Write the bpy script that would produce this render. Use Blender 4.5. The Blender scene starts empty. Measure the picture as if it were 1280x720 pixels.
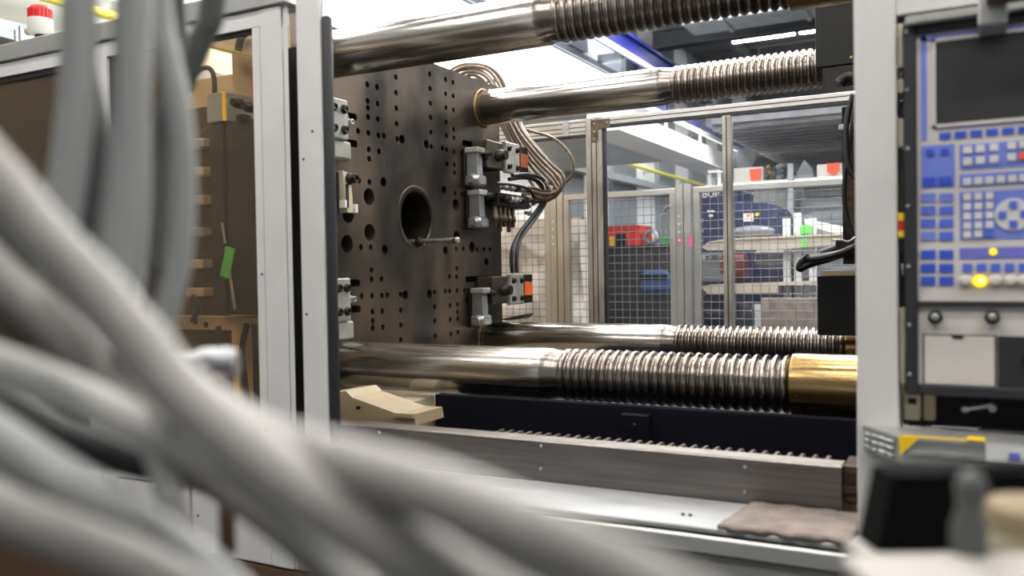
import bpy, bmesh, math, random
from mathutils import Vector, Matrix
from mathutils.geometry import delaunay_2d_cdt
random.seed(7)
C = bpy.context.scene.collection
SC = bpy.context.scene
PI = math.pi

# ------------------------------------------------------------------ camera, world, exposure
cam = bpy.data.cameras.new('camera'); cam.lens = 30.46; cam.sensor_width = 36.0
cam.clip_start = 0.02; cam.clip_end = 120
cam.dof.use_dof = True; cam.dof.focus_distance = 4.4; cam.dof.aperture_fstop = 2.0; cam.dof.aperture_blades = 0
camo = bpy.data.objects.new('camera', cam); C.objects.link(camo)
camo.matrix_world = Matrix(((0.8830, 0.0050, 0.4690, 0), (0.4690, 0.0260, -0.8830, 0), (-0.0170, 1.0, 0.0210, 1.55), (0, 0, 0, 1)))
SC.camera = camo
w = bpy.data.worlds.new('hall_air'); SC.world = w; w.use_nodes = True
w.node_tree.nodes['Background'].inputs[0].default_value = (0.8, 0.8, 0.8, 1)
w.node_tree.nodes['Background'].inputs[1].default_value = 0.08
SC.view_settings.view_transform = 'Standard'; SC.view_settings.look = 'None'
SC.view_settings.exposure = 0.0; SC.view_settings.gamma = 1.0
LAMP = 54.0          # emission of the fluorescent diffusers
WALL_GLOW = 5.0       # glow added to the bright white wall band

# ------------------------------------------------------------------ materials
def lin(c): return tuple(((x/12.92) if x <= .04045 else ((x+.055)/1.055)**2.4) for x in c)
def mat(name, c, rough=.5, metal=0.0, c2=None, scale=8.0, stretch=(1,1,1), bump=0.0, bscale=60.0, rvar=0.0, spec=.5, detail=5, lo=.35, hi=.65):
    m = bpy.data.materials.new(name); m.use_nodes = True
    nt = m.node_tree; b = nt.nodes['Principled BSDF']
    b.inputs['Base Color'].default_value = (*lin(c), 1); b.inputs['Roughness'].default_value = rough
    b.inputs['Metallic'].default_value = metal; b.inputs['Specular IOR Level'].default_value = spec
    tc = nt.nodes.new('ShaderNodeTexCoord'); mp = nt.nodes.new('ShaderNodeMapping'); mp.inputs['Scale'].default_value = stretch
    nt.links.new(tc.outputs['Object'], mp.inputs[0])
    if c2 or rvar:
        n = nt.nodes.new('ShaderNodeTexNoise'); n.inputs['Scale'].default_value = scale; n.inputs['Detail'].default_value = detail
        nt.links.new(mp.outputs[0], n.inputs[0])
        if c2:
            r = nt.nodes.new('ShaderNodeValToRGB'); r.color_ramp.elements[0].position = lo; r.color_ramp.elements[1].position = hi
            r.color_ramp.elements[0].color = (*lin(c), 1); r.color_ramp.elements[1].color = (*lin(c2), 1)
            nt.links.new(n.outputs['Fac'], r.inputs[0]); nt.links.new(r.outputs[0], b.inputs['Base Color'])
        if rvar:
            mr = nt.nodes.new('ShaderNodeMapRange'); mr.inputs[1].default_value = .3; mr.inputs[2].default_value = .7
            mr.inputs[3].default_value = max(.02, rough-rvar); mr.inputs[4].default_value = rough+rvar
            nt.links.new(n.outputs['Fac'], mr.inputs[0]); nt.links.new(mr.outputs[0], b.inputs['Roughness'])
    if bump:
        n2 = nt.nodes.new('ShaderNodeTexNoise'); n2.inputs['Scale'].default_value = bscale; n2.inputs['Detail'].default_value = 4
        nt.links.new(mp.outputs[0], n2.inputs[0])
        bp = nt.nodes.new('ShaderNodeBump'); bp.inputs['Strength'].default_value = bump; bp.inputs['Distance'].default_value = .004
        nt.links.new(n2.outputs['Fac'], bp.inputs['Height']); nt.links.new(bp.outputs[0], b.inputs['Normal'])
    return m
def glow(name, c, s):
    m = bpy.data.materials.new(name); m.use_nodes = True; nt = m.node_tree
    nt.nodes.remove(nt.nodes['Principled BSDF']); e = nt.nodes.new('ShaderNodeEmission')
    e.inputs[0].default_value = (*c, 1); e.inputs[1].default_value = s
    nt.links.new(e.outputs[0], nt.nodes['Material Output'].inputs[0]); return m
def pane(name, tint, refl=.05, rough=.02, haze=0.0, hazec=(.8,.8,.8)):
    m = bpy.data.materials.new(name); m.use_nodes = True; nt = m.node_tree
    nt.nodes.remove(nt.nodes['Principled BSDF'])
    t = nt.nodes.new('ShaderNodeBsdfTransparent'); t.inputs[0].default_value = (*[x**.5 for x in tint], 1)
    g = nt.nodes.new('ShaderNodeBsdfGlossy'); g.inputs['Roughness'].default_value = rough; g.inputs['Color'].default_value = (1,1,1,1)
    f = nt.nodes.new('ShaderNodeFresnel'); f.inputs[0].default_value = 1.3
    mx = nt.nodes.new('ShaderNodeMixShader'); nt.links.new(f.outputs[0], mx.inputs[0])
    nt.links.new(t.outputs[0], mx.inputs[1]); nt.links.new(g.outputs[0], mx.inputs[2])
    last = mx
    if haze:
        d = nt.nodes.new('ShaderNodeBsdfDiffuse'); d.inputs[0].default_value = (*hazec, 1)
        m2 = nt.nodes.new('ShaderNodeMixShader'); m2.inputs[0].default_value = haze
        nt.links.new(mx.outputs[0], m2.inputs[1]); nt.links.new(d.outputs[0], m2.inputs[2]); last = m2
    nt.links.new(last.outputs[0], nt.nodes['Material Output'].inputs[0]); return m

M = {}
M['chrome'] = mat('polished_bar_steel', (.76,.745,.73), .23, 1.0, c2=(.64,.615,.59), scale=2.5, stretch=(.4,20,20), rvar=.08)
M['thread'] = mat('turned_groove_steel', (.66,.63,.605), .25, 1.0, c2=(.54,.51,.48), scale=6)
M['brass'] = mat('bronze_bushing', (.70,.59,.40), .24, 1.0, c2=(.60,.49,.32), scale=4, stretch=(1,10,10), rvar=.06)
M['platen'] = mat('oily_platen_steel', (.20,.187,.18), .37, .8, c2=(.41,.36,.31), scale=2.2, stretch=(1,1.3,.55), bump=.08, bscale=25, rvar=.12, detail=9, lo=.40, hi=.66)
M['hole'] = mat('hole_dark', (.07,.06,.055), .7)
M['steel'] = mat('zinc_steel', (.72,.73,.74), .38, .8, c2=(.62,.62,.63), scale=20)
M['darksteel'] = mat('black_oxide_steel', (.12,.115,.11), .4, .6, c2=(.17,.16,.15), scale=25)
M['dullbronze'] = mat('dull_bronze_ring', (.55,.46,.34), .42, .8, c2=(.45,.37,.27), scale=30)
M['bodysteel'] = mat('brown_oiled_steel', (.40,.36,.32), .4, .75, c2=(.32,.28,.25), scale=12)
M['shadeorange'] = mat('shaded_orange_label', (.60,.30,.16), .6)  # orange label with shade put into its colour
M['greyplate'] = mat('grey_clamp_plate', (.66,.66,.63), .5, .3, c2=(.58,.58,.55), scale=12)
M['cream'] = mat('cream_machine_paint', (.74,.675,.55), .5, 0, c2=(.66,.595,.475), scale=4)
M['paleframe'] = mat('pale_frame_paint', (.90,.80,.64), .5)
M['brownpanel'] = mat('brown_panel_paint', (.40,.29,.20), .55)
M['shoe'] = mat('worn_cream_shoe', (.58,.54,.46), .6, 0, c2=(.46,.42,.36), scale=6)
M['creamlight'] = mat('off_white_paint', (.80,.77,.68), .5, 0, c2=(.74,.70,.60), scale=6)
M['white'] = mat('white_guard_paint', (.86,.85,.845), .45, 0, c2=(.83,.82,.815), scale=5, bump=.02)
M['skirt'] = mat('grey_skirt_paint', (.62,.61,.60), .5, c2=(.58,.57,.56), scale=3)
M['alu'] = mat('anodised_aluminium', (.74,.74,.73), .40, .6, c2=(.71,.705,.69), scale=4)
M['aluworn'] = mat('worn_aluminium_profile', (.70,.69,.67), .42, .35, c2=(.57,.55,.52), scale=7, stretch=(3,3,.6), rvar=.1)
M['rubber'] = mat('black_rubber', (.15,.15,.165), .6)
M['black'] = mat('black_sheet_metal', (.05,.05,.053), .6, spec=.3, c2=(.065,.065,.068), scale=10)
M['matte_black'] = mat('matte_black_cloth', (.04,.04,.042), .9, spec=.1)
M['navy'] = mat('navy_machine_paint', (.04,.046,.10), .65, spec=.2, c2=(.032,.037,.08), scale=3)
M['blue'] = mat('blue_machine_paint', (.12,.16,.34), .45, c2=(.10,.13,.28), scale=3)
M['craneblue'] = mat('blue_crane_paint', (.12,.16,.50), .45)
M['stainless'] = mat('brushed_stainless', (.50,.475,.46), .40, .9, c2=(.43,.41,.395), scale=3, stretch=(1,20,20), rvar=.06)
M['tray'] = mat('light_zinc_tray', (.71,.71,.71), .48, .3, c2=(.56,.57,.58), scale=5, stretch=(.7,3,3), lo=.3, hi=.75)
M['felt'] = mat('brown_grey_felt', (.45,.41,.39), .95, c2=(.55,.50,.475), scale=14, bump=.5, bscale=60)
M['rust'] = mat('rusty_scale', (.34,.28,.23), .8, .2, c2=(.20,.16,.13), scale=20, stretch=(1,1,4))
M['rack'] = mat('greasy_rack_steel', (.42,.37,.31), .5, .7, c2=(.28,.24,.2), scale=20)
M['hose_grey'] = mat('grey_hose_sheath', (.64,.647,.642), .5, c2=(.61,.617,.612), scale=3)
M['hose_warm'] = mat('warm_grey_hose_sheath', (.575,.56,.545), .5, c2=(.54,.525,.51), scale=3)
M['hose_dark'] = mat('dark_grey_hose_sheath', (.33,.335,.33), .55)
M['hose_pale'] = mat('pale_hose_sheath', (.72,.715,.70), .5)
M['hose_black'] = mat('gap_shade_hose_sheath', (.15,.15,.15), .6)  # for the hoses added as shade in the gaps
M['hose_brown'] = mat('brown_pipe_paint', (.36,.27,.21), .5)
M['cable_tan'] = mat('tan_hydraulic_hose', (.44,.375,.315), .35, .25, c2=(.38,.32,.27), scale=30)
M['cable_black'] = mat('black_cable', (.055,.055,.058), .5)
M['orange'] = mat('orange_label', (.95,.42,.10), .5)
M['red'] = mat('red_plastic', (.80,.12,.10), .4)
M['dullred'] = mat('dull_red_motor', (.48,.20,.20), .5)
M['bagblue'] = mat('bag_blue', (.15,.26,.46), .6)
M['redcrate'] = mat('red_crate_paint', (.85,.18,.14), .5)
M['orangered'] = mat('orange_red_card', (1.0,.38,.24), .6)
M['green'] = mat('green_plastic', (.30,.62,.30), .5)
M['brightgreen'] = mat('bright_green_plastic', (.42,.85,.38), .5)
M['yellow'] = mat('yellow_tape', (.96,.80,.10), .5)
M['pipeyellow'] = mat('lemon_pipe_paint', (.93,.88,.30), .5)
M['pink'] = mat('pink_sticker', (.92,.45,.65), .5)
M['whitepl'] = mat('white_plastic', (.88,.88,.86), .45)
M['trolley'] = mat('dusty_grey_white_top', (.66,.64,.62), .6)
M['tin'] = mat('dull_beige_tin', (.56,.50,.39), .5)
M['sheet'] = mat('crinkled_white_film', (.97,.96,.955), .45, c2=(.90,.885,.87), scale=3, bump=.9, bscale=6)
M['film'] = mat('grey_stretch_film', (.55,.57,.60), .3, c2=(.38,.40,.43), scale=5, stretch=(.6,.6,9), bump=.4, bscale=14)
M['wood'] = mat('pale_board', (.76,.72,.66), .6, c2=(.70,.66,.60), scale=5)
M['greywall'] = mat('grey_wall_paint', (.70,.73,.76), .7, c2=(.66,.69,.72), scale=2)
M['whitewall'] = mat('white_wall_panel', (.94,.95,.96), .7, c2=(.91,.92,.93), scale=1.5)
M['wire'] = mat('grey_fence_wire', (.50,.51,.52), .5, .2)
M['greybay'] = mat('grey_bay_paint', (.58,.58,.55), .7, c2=(.54,.54,.51), scale=1)
M['pillar'] = mat('grey_pillar_paint', (.50,.53,.56), .6, c2=(.46,.49,.52), scale=2)
M['ceil'] = mat('grey_roof_sheet', (.50,.51,.52), .7, c2=(.45,.46,.47), scale=2)
M['ceildark'] = mat('dark_deck_sheet', (.40,.41,.43), .6, c2=(.32,.33,.35), scale=6)
M['beamdark'] = mat('dark_roof_beam', (.20,.21,.22), .6)
M['duct'] = mat('galvanised_duct', (.62,.64,.66), .5, .3, c2=(.56,.58,.60), scale=4)
M['floor'] = mat('sealed_concrete', (.27,.27,.265), .5, c2=(.22,.22,.215), scale=2)
M['cabinet'] = mat('dark_cabinet_paint', (.19,.185,.205), .5, c2=(.15,.145,.16), scale=3)
M['keyblue'] = mat('key_blue', (.20,.33,.78), .5)
M['padblue'] = mat('keypad_blue', (.45,.52,.86), .5)
M['paddark'] = mat('keypad_deep_blue', (.33,.42,.83), .5)
M['keylight'] = mat('key_light', (.86,.85,.84), .5)
M['violet'] = mat('violet_strip', (.44,.46,.80), .5)
M['console'] = mat('console_light_grey', (.85,.82,.80), .5, c2=(.82,.79,.77), scale=6)
M['screen'] = mat('dead_screen', (.20,.195,.19), .22, spec=.6)
M['led'] = glow('lit_yellow_lamp', (1.0,.72,.02), 1.6)
M['ledhot'] = glow('lit_lamp_core', (1.0,.90,.35), 2.2)
M['tube'] = glow('fluorescent_diffuser', (1.0,.97,.92), LAMP)
M['tube_bright'] = glow('boosted_diffuser', (1.0,.985,.96), LAMP*2.1)  # boosted emission for the unseen lamps added behind the machine
M['wall_glow'] = glow('glowing_wall_panel', (1.0,1.0,1.0), WALL_GLOW)  # lets the bright white wall glow by itself
M['amber'] = pane('amber_polycarbonate', (.80,.65,.48), haze=.03, hazec=(.5,.42,.34))
M['clear'] = pane('dusty_clear_polycarbonate', (.985,.99,.995), haze=.02, hazec=(.8,.85,.9))
M['smoke'] = pane('smoked_polycarbonate', (.92,.88,.83), haze=.015, hazec=(.5,.45,.4))

# ------------------------------------------------------------------ mesh helpers (all coordinates in metres, world space)
class MB:
    def __init__(s): s.v = []; s.f = []; s.smooth = []
    def add(s, vs, fs, sm=False):
        o = len(s.v); s.v += [tuple(p) for p in vs]
        for f in fs: s.f.append(tuple(i+o for i in f)); s.smooth.append(sm)
        return s
    def box(s, x0, x1, y0, y1, z0, z1, m=None, ch=0.0):
        x0, x1 = min(x0, x1), max(x0, x1); y0, y1 = min(y0, y1), max(y0, y1); z0, z1 = min(z0, z1), max(z0, z1)
        if ch <= 0 or 2*ch >= min(x1-x0, y1-y0, z1-z0):
            vs = [(x, y, z) for x in (x0, x1) for y in (y0, y1) for z in (z0, z1)]
            fs = [(0,1,3,2), (4,6,7,5), (0,4,5,1), (2,3,7,6), (0,2,6,4), (1,5,7,3)]
        else:
            bm = bmesh.new(); bmesh.ops.create_cube(bm, size=1)
            for v in bm.verts: v.co = Vector(((x0+x1)/2+v.co.x*(x1-x0), (y0+y1)/2+v.co.y*(y1-y0), (z0+z1)/2+v.co.z*(z1-z0)))
            bmesh.ops.bevel(bm, geom=bm.edges[:], offset=ch, segments=1, affect='EDGES')
            bm.verts.index_update(); vs = [v.co.copy() for v in bm.verts]; fs = [[v.index for v in f.verts] for f in bm.faces]; bm.free()
        if m is not None: vs = [m @ Vector(p) for p in vs]
        return s.add(vs, fs)
    def cyl(s, p0, p1, r0, r1=None, n=16, cap=True):
        r1 = r0 if r1 is None else r1
        p0 = Vector(p0); p1 = Vector(p1); d = (p1-p0).normalized(); q = d.to_track_quat('Z', 'Y').to_matrix()
        a = [q @ Vector((math.cos(2*PI*k/n), math.sin(2*PI*k/n), 0)) for k in range(n)]
        vs = [p0+v*r0 for v in a]+[p1+v*r1 for v in a]
        s.add(vs, [(k, (k+1) % n, n+(k+1) % n, n+k) for k in range(n)], True)
        if cap: s.add(vs, [tuple(range(n-1, -1, -1)), tuple(range(n, 2*n))])
        return s
    def lathe(s, prof, p0=(0,0,0), axis=(1,0,0), n=32, caps=True):          # prof: list of (along axis, radius)
        p0 = Vector(p0); d = Vector(axis).normalized(); q = d.to_track_quat('Z', 'Y').to_matrix()
        a = [q @ Vector((math.cos(2*PI*k/n), math.sin(2*PI*k/n), 0)) for k in range(n)]
        vs = [p0+d*t+v*r for t, r in prof for v in a]; fs = []
        for i in range(len(prof)-1):
            for k in range(n): fs.append((i*n+k, i*n+(k+1) % n, (i+1)*n+(k+1) % n, (i+1)*n+k))
        s.add(vs, fs, True)
        if caps:
            s.add(vs[:n], [tuple(range(n-1, -1, -1))]); s.add(vs[-n:], [tuple(range(n))])
        return s
    def tube(s, pts, r, n=10, sub=6):
        P = [Vector(p) for p in pts]
        if len(P) > 2 and sub > 1:                                        # Catmull-Rom
            Q = [P[0]*2-P[1]]+P+[P[-1]*2-P[-2]]; out = []
            for i in range(1, len(Q)-2):
                for k in range(sub):
                    t = k/sub; a, b, c, d = Q[i-1:i+3]
                    out.append(.5*((2*b)+(c-a)*t+(2*a-5*b+4*c-d)*t*t+(3*b-a-3*c+d)*t**3))
            P = out+[P[-1]]
        up = Vector((.31, .17, .93)); vs = []
        t0 = None
        for i, p in enumerate(P):
            t = (P[min(i+1, len(P)-1)]-P[max(i-1, 0)]).normalized()
            if t0 is None:
                u = t.cross(up).normalized()
            else:
                u = (u-t*u.dot(t)).normalized()
            t0 = t; v = t.cross(u)
            vs += [p+(u*math.cos(2*PI*k/n)+v*math.sin(2*PI*k/n))*r for k in range(n)]
        L = len(P)
        s.add(vs, [(i*n+k, i*n+(k+1) % n, (i+1)*n+(k+1) % n, (i+1)*n+k) for i in range(L-1) for k in range(n)], True)
        s.add(vs[:n], [tuple(range(n-1, -1, -1))]); s.add(vs[-n:], [tuple(range(n))]); return s
    def prism(s, poly, axis, a0, a1):                                    # poly in the two other axes, extruded along axis
        def P(p, a): return {'x': (a, p[0], p[1]), 'y': (p[0], a, p[1]), 'z': (p[0], p[1], a)}[axis]
        n = len(poly); vs = [P(p, a0) for p in poly]+[P(p, a1) for p in poly]
        return s.add(vs, [tuple(range(n)), tuple(range(2*n-1, n-1, -1))]+[(k, n+k, n+(k+1) % n, (k+1) % n) for k in range(n)])
    def ball(s, c, r, sc=(1,1,1), n=14, rings=8):
        prof = [(-math.cos(PI*i/rings)*r, max(1e-5, math.sin(PI*i/rings)*r)) for i in range(rings+1)]
        t = MB().lathe(prof, (0,0,0), (0,0,1), n, False)
        c = Vector(c); return s.add([c+Vector((v[0]*sc[0], v[1]*sc[1], v[2]*sc[2])) for v in t.v], t.f, True)

def finish(name, mb, m, off):
    me = bpy.data.meshes.new(name)
    me.from_pydata([(v[0]-off[0], v[1]-off[1], v[2]-off[2]) for v in mb.v], [], mb.f)
    me.polygons.foreach_set('use_smooth', mb.smooth); me.materials.append(m)
    bm = bmesh.new(); bm.from_mesh(me); bmesh.ops.recalc_face_normals(bm, faces=bm.faces[:]); bm.to_mesh(me); bm.free()
    me.update(); o = bpy.data.objects.new(name, me); C.objects.link(o); return o
OFF = {}
def tag(o, label, cat, group=None, kind=None):
    if label: o['label'] = label
    if cat: o['category'] = cat
    if group: o['group'] = group
    if kind: o['kind'] = kind
    return o
def thing(name, label, cat, loc, group=None):
    o = bpy.data.objects.new(name, None); C.objects.link(o); o.location = loc; o.empty_display_size = .05
    OFF[o] = Vector(loc); return tag(o, label, cat, group)
def solo(name, mb, m, label, cat, group=None, kind=None):
    xs, ys, zs = zip(*mb.v); off = Vector(((min(xs)+max(xs))/2, (min(ys)+max(ys))/2, min(zs)))
    o = finish(name, mb, m, off); o.location = off; OFF[o] = off; return tag(o, label, cat, group, kind)
def part(name, mb, m, parent, label=None, kind=None):
    off = OFF[parent]; o = finish(name, mb, m, off); o.parent = parent; OFF[o] = off
    if label: o['label'] = label
    if kind: o['kind'] = kind
    return o
def struct(name, mb, m, label=None): return solo(name, mb, m, label, None, None, 'structure')
def clone(root, delta, label=None, group=None):
    r = root.copy(); C.objects.link(r); r.location = root.location+Vector(delta); OFF[r] = OFF[root]+Vector(delta)
    if label: r['label'] = label
    if group: r['group'] = group
    for ch in list(root.children):
        c = ch.copy(); C.objects.link(c); c.parent = r
        for g in list(ch.children):
            d = g.copy(); C.objects.link(d); d.parent = c
    return r
def bolt(p, d, r, h):                                                    # socket-head screw standing on p along d
    p = Vector(p); d = Vector(d)
    return MB().lathe([(0, r*1.25), (h*.18, r*1.25), (h*.2, r), (h*.92, r), (h, r*.86), (h, r*.5), (h*.5, r*.48)], p, d, 14)

# ------------------------------------------------------------------ hall shell
ZC, XW = 7.6, -7.0
struct('floor', MB().box(-7.4, 9, -7, 50, -.1, 0), M['floor'])
ce = struct('ceiling', MB().box(-7.4, 9, -7, 50, ZC, ZC+.1), M['ceil'])
for k in range(18):
    part('roof_sheet', MB().box(-7.0, 7, 10+k*1.6, 11.4+k*1.6, ZC-.05, ZC), M['ceil'], ce)
struct('wall_right', MB().box(8.6, 9, -7, 50, 0, ZC), M['greywall'])
struct('wall_front', MB().box(-7.4, 9, -7.4, -7, 0, ZC), M['greywall'])
struct('wall_back', MB().box(-7.4, 9, 50, 50.4, 0, ZC), M['whitewall'])
wl = struct('wall_left', MB().box(-7.4, XW, 5.6, 50, 0, 4.10), M['whitewall'])
part('grey_bay', MB().box(-7.4, XW, -7, 5.6, 0, 4.10), M['greybay'], wl, 'grey wall bay left of the press')
part('upper_wall', MB().box(-7.4, XW, -7, 50, 5.80, ZC), M['whitewall'], wl)
part('end_wall', MB().box(-7.4, XW, 18.8, 50, 4.10, 5.80), M['whitewall'], wl)
part('front_wall_panel', MB().box(-7.4, XW, -7, 7.4, 4.10, 5.80), M['whitewall'], wl)
for y, w in ((11.5, 1.0), (15.2, .9), (17.7, 1.5), (20.85, 1.35), (23.8, 1.4), (27.0, 1.4), (31.0, 1.5)):
    part('pillar', MB().box(XW, XW+.12, y, y+w, 0, 3.95 if y < 18.5 else ZC-.06), M['pillar'], wl)
for y in (12.6, 15.6, 18.6):
    part('upper_pillar', MB().box(XW, XW+.12, y, y+.8, 5.95, ZC-.06), M['pillar'], wl)
wband = struct('glow_band_1', MB().box(-7.14, -7.08, 7.4, 18.8, 4.10, 5.80), M['wall_glow'], 'bright white band of the left hall wall, made to glow')  # bright white wall given its own glow in place of lamplight
for y in (9.4, 11.2, 13.0, 14.9, 16.7):
    part('mullion', MB().box(-7.075, -7.06, y, y+.02, 4.10, 5.80), M['whitewall'], wband)  # joints, head and sill are added around the glowing band
part('band_head', MB().box(-7.06, -6.95, 7.4, 18.8, 5.80, 5.92), M['pillar'], wband)
part('band_sill', MB().box(-7.06, -6.95, 7.4, 18.8, 4.02, 4.10), M['pillar'], wband)

# roof steel, ducts, lamps
o = solo('roof_beam', MB().box(-6.9, 6, 20.6, 20.8, 6.95, 7.3).box(-6.9, 6, 20.5, 20.9, 7.3, 7.34).box(-6.9, 6, 20.5, 20.9, 6.92, 6.96), M['beamdark'], 'dark steel roof beam running across behind the near lamp', 'beam')
for x in (-5.2, -2.0, 1.5): part('hanger', MB().box(x, x+.08, 20.65, 20.75, 7.34, ZC), M['beamdark'], o)
for x, n in ((-5.6, 'left'), (-3.3, 'middle'), (-1.0, 'right')):
    solo('roof_rafter', MB().box(x, x+.18, 14.5, 30, 7.25, 7.52), M['ceildark'], n+' grey roof rafter running away to the back wall', 'beam')
d = solo('air_duct', MB().box(-5.4, 4.2, 17.9, 18.9, 6.65, 7.2, ch=.02), M['duct'], 'square galvanised air duct under the roof, nearest the camera', 'duct')
for x in (-4.6, -3.0, -1.4, .2): part('duct_joint', MB().box(x, x+.08, 17.86, 18.94, 6.62, 7.23), M['duct'], d)
part('vent_opening', MB().box(-4.2, -3.5, 17.88, 17.9, 6.80, 7.08), M['beamdark'], d)
for x in (-4.9, -1.0, 3): part('duct_strap', MB().box(x, x+.03, 18.3, 18.36, 7.2, ZC), M['steel'], d)
vp = solo('ventilation_pipe', MB().cyl((-5.6, 24.5, 6.7), (-2.3, 24.5, 6.7), .36, n=20), M['duct'], 'round grey ventilation pipe high at the back', 'duct')
for x in (-5.2, -2.8): part('pipe_strap', MB().box(x, x+.04, 24.45, 24.55, 7.05, ZC), M['steel'], vp)
def lamp(x, y, z, L, label, group, zc=ZC, tube='tube'):
    t = thing('fluorescent_lamp', label, 'lamp', (x, y, z), group)
    part('housing', MB().box(x-L/2, x+L/2, y-.07, y+.07, z+.02, z+.09, ch=.01), M['whitepl'], t)
    part('diffuser', MB().box(x-L/2+.02, x+L/2-.02, y-.055, y+.055, z-.03, z+.02), M[tube], t)
    for q in (-1, 1): part('hanger', MB().cyl((x+q*L/3, y, z+.09), (x+q*L/3, y, zc), .006, n=6), M['steel'], t)
    return t
lamp(-4.43, 21.46, 7.06, 1.5, 'long bright fluorescent lamp under the dark roof beam', 'roof lamps')
lamp(-2.85, 21.46, 7.06, 1.5, 'bright fluorescent lamp half hidden by the black guard box', 'roof lamps')
for y in (-.5, .9):
    for x in (-3.6, -1.2, 1.2, 3.6): lamp(x, y, 4.6, 1.6, 'unseen fluorescent lamp added above the guard door', 'added guard door lamps')  # unseen rows added to light the door and posts
for y in (2.6, 3.9, 5.4):
    for x in (-5.4, -3.2, -1.0, 1.2): lamp(x, y, 5.2, 1.6, 'unseen fluorescent lamp added above the machine', 'added machine lamps')  # unseen rows, hung low and added to light the bars and platen
for x, y in [(a, b) for b in (6.7, 8.2) for a in (-5.6, -3.4, -1.2, 1.0, 3.2)]: lamp(x, y, 5.2, 1.6, 'unseen fluorescent lamp added over the fence', 'added fence lamps', tube='tube_bright')  # unseen rows added to brighten the goods beyond the fence
for y in (10.0, 12.5, 15.0, 17.4):
    for x in (-6.0, -4.2, -2.4): lamp(x, y, 7.0, 1.6, 'unseen fluorescent lamp added high along the crane side', 'added crane side lamps', tube='tube_bright')  # unseen rows added to brighten the left wall
for y in (19.7, 23.4, 28.0, 34.0, 41.0):
    for x in (.8, 3.4): lamp(x, y, 6.6, 1.6, 'unseen fluorescent lamp added over the rear bay', 'added rear bay lamps', tube='tube_bright')  # rows hidden by the deck, added to light the back wall

# crane runway along the left wall
t = thing('crane_runway', 'blue crane runway beam with a white stripe along the left wall', 'crane rail', (-6.5, 11, 6.0))
part('girder', MB().box(-6.52, -6.42, 11.0, 24, 6.14, 6.44), M['craneblue'], t)
part('girder_flange', MB().box(-6.60, -6.34, 11.0, 24, 6.44, 6.50), M['craneblue'], t)
part('girder_flange', MB().box(-6.60, -6.34, 11.0, 24, 6.08, 6.14), M['craneblue'], t)
part('white_strip', MB().box(-6.38, -6.31, 11.0, 21, 5.98, 6.07), M['whitepl'], t, 'unlit white strip in place of a fluorescent lamp')  # plain white strip stands in for a lit fluorescent lamp
for y in (11.4, 14.2, 17.2): part('bracket', MB().box(XW+.001, -6.46, y, y+.16, 5.94, 6.08), M['pillar'], t)
t = thing('yellow_pipe', 'thin yellow pipe running along the left hall wall', 'pipe', (-6.75, 9, 3.86))
part('pipe', MB().cyl((-6.72, -5, 3.86), (-6.72, 27.5, 3.86), .042, n=12), M['pipeyellow'], t)
for y in (2, 6, 10, 13.5, 16.8, 20, 23, 26): part('clip', MB().box(XW+.001, -6.72, y, y+.06, 3.83, 3.89), M['steel'], t)
t = thing('cable_tray', 'grey cable tray below the yellow pipe on the wall', 'cable tray', (-6.75, 9, 3.4))
part('tray', MB().box(-6.86, -6.62, -4, 27.5, 3.42, 3.56), M['duct'], t)
for y in (2, 6, 10, 13.5, 16.8, 20, 23, 26): part('clip', MB().box(XW+.001, -6.86, y, y+.06, 3.46, 3.52), M['steel'], t)

# mezzanine walkway at the back, seen through the rear window
t = thing('mezzanine', 'dark ribbed mezzanine deck with a white edge girder and blue handrail', 'walkway', (-1, 10, 2.7))
dk = part('deck', MB().box(-2.35, 1.8, 8.8, 16, 3.0, 3.06), M['ceildark'], t)
for k in range(30): part('deck_rib', MB().box(-2.35, 1.8, 8.85+k*.24, 8.95+k*.24, 2.95, 3.0), M['ceildark'], t)
part('edge_girder', MB().box(-2.62, -2.40, 6.2, 15, 2.62, 2.80), M['whitewall'], t)
part('girder_flange', MB().box(-2.68, -2.36, 6.2, 15, 2.60, 2.62), M['whitewall'], t)
part('girder_plate', MB().box(-4.4, -2.621, 6.2, 9.6, 2.76, 2.80), M['greywall'], t)
for y in (6.4, 7.5, 8.6, 9.7, 10.8, 11.9, 13.0): part('rail_post', MB().box(-2.42, -2.40, y, y+.04, 2.80, 2.99), M['whitepl'], t)
part('handrail', MB().box(-2.43, -2.39, 6.2, 14, 2.89, 2.925), M['whitepl'], t)
part('blue_rail', MB().box(-2.44, -2.40, 6.2, 14, 2.94, 2.99), M['craneblue'], t)
for x, y in ((-2.28, 14.6), (1.7, 15.6), (1.7, 8.9)): part('leg', MB().box(x-.06, x+.06, y-.06, y+.06, 0, 2.95), M['pillar'], t)
DUCTEND = (-2.2004, 9.65, 2.7351)
solo('round_duct', MB().cyl(DUCTEND, (DUCTEND[0], 11.5, DUCTEND[2]), .115, n=24), M['pillar'], 'fat round grey duct under the mezzanine beside the white girder', 'duct')

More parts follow.
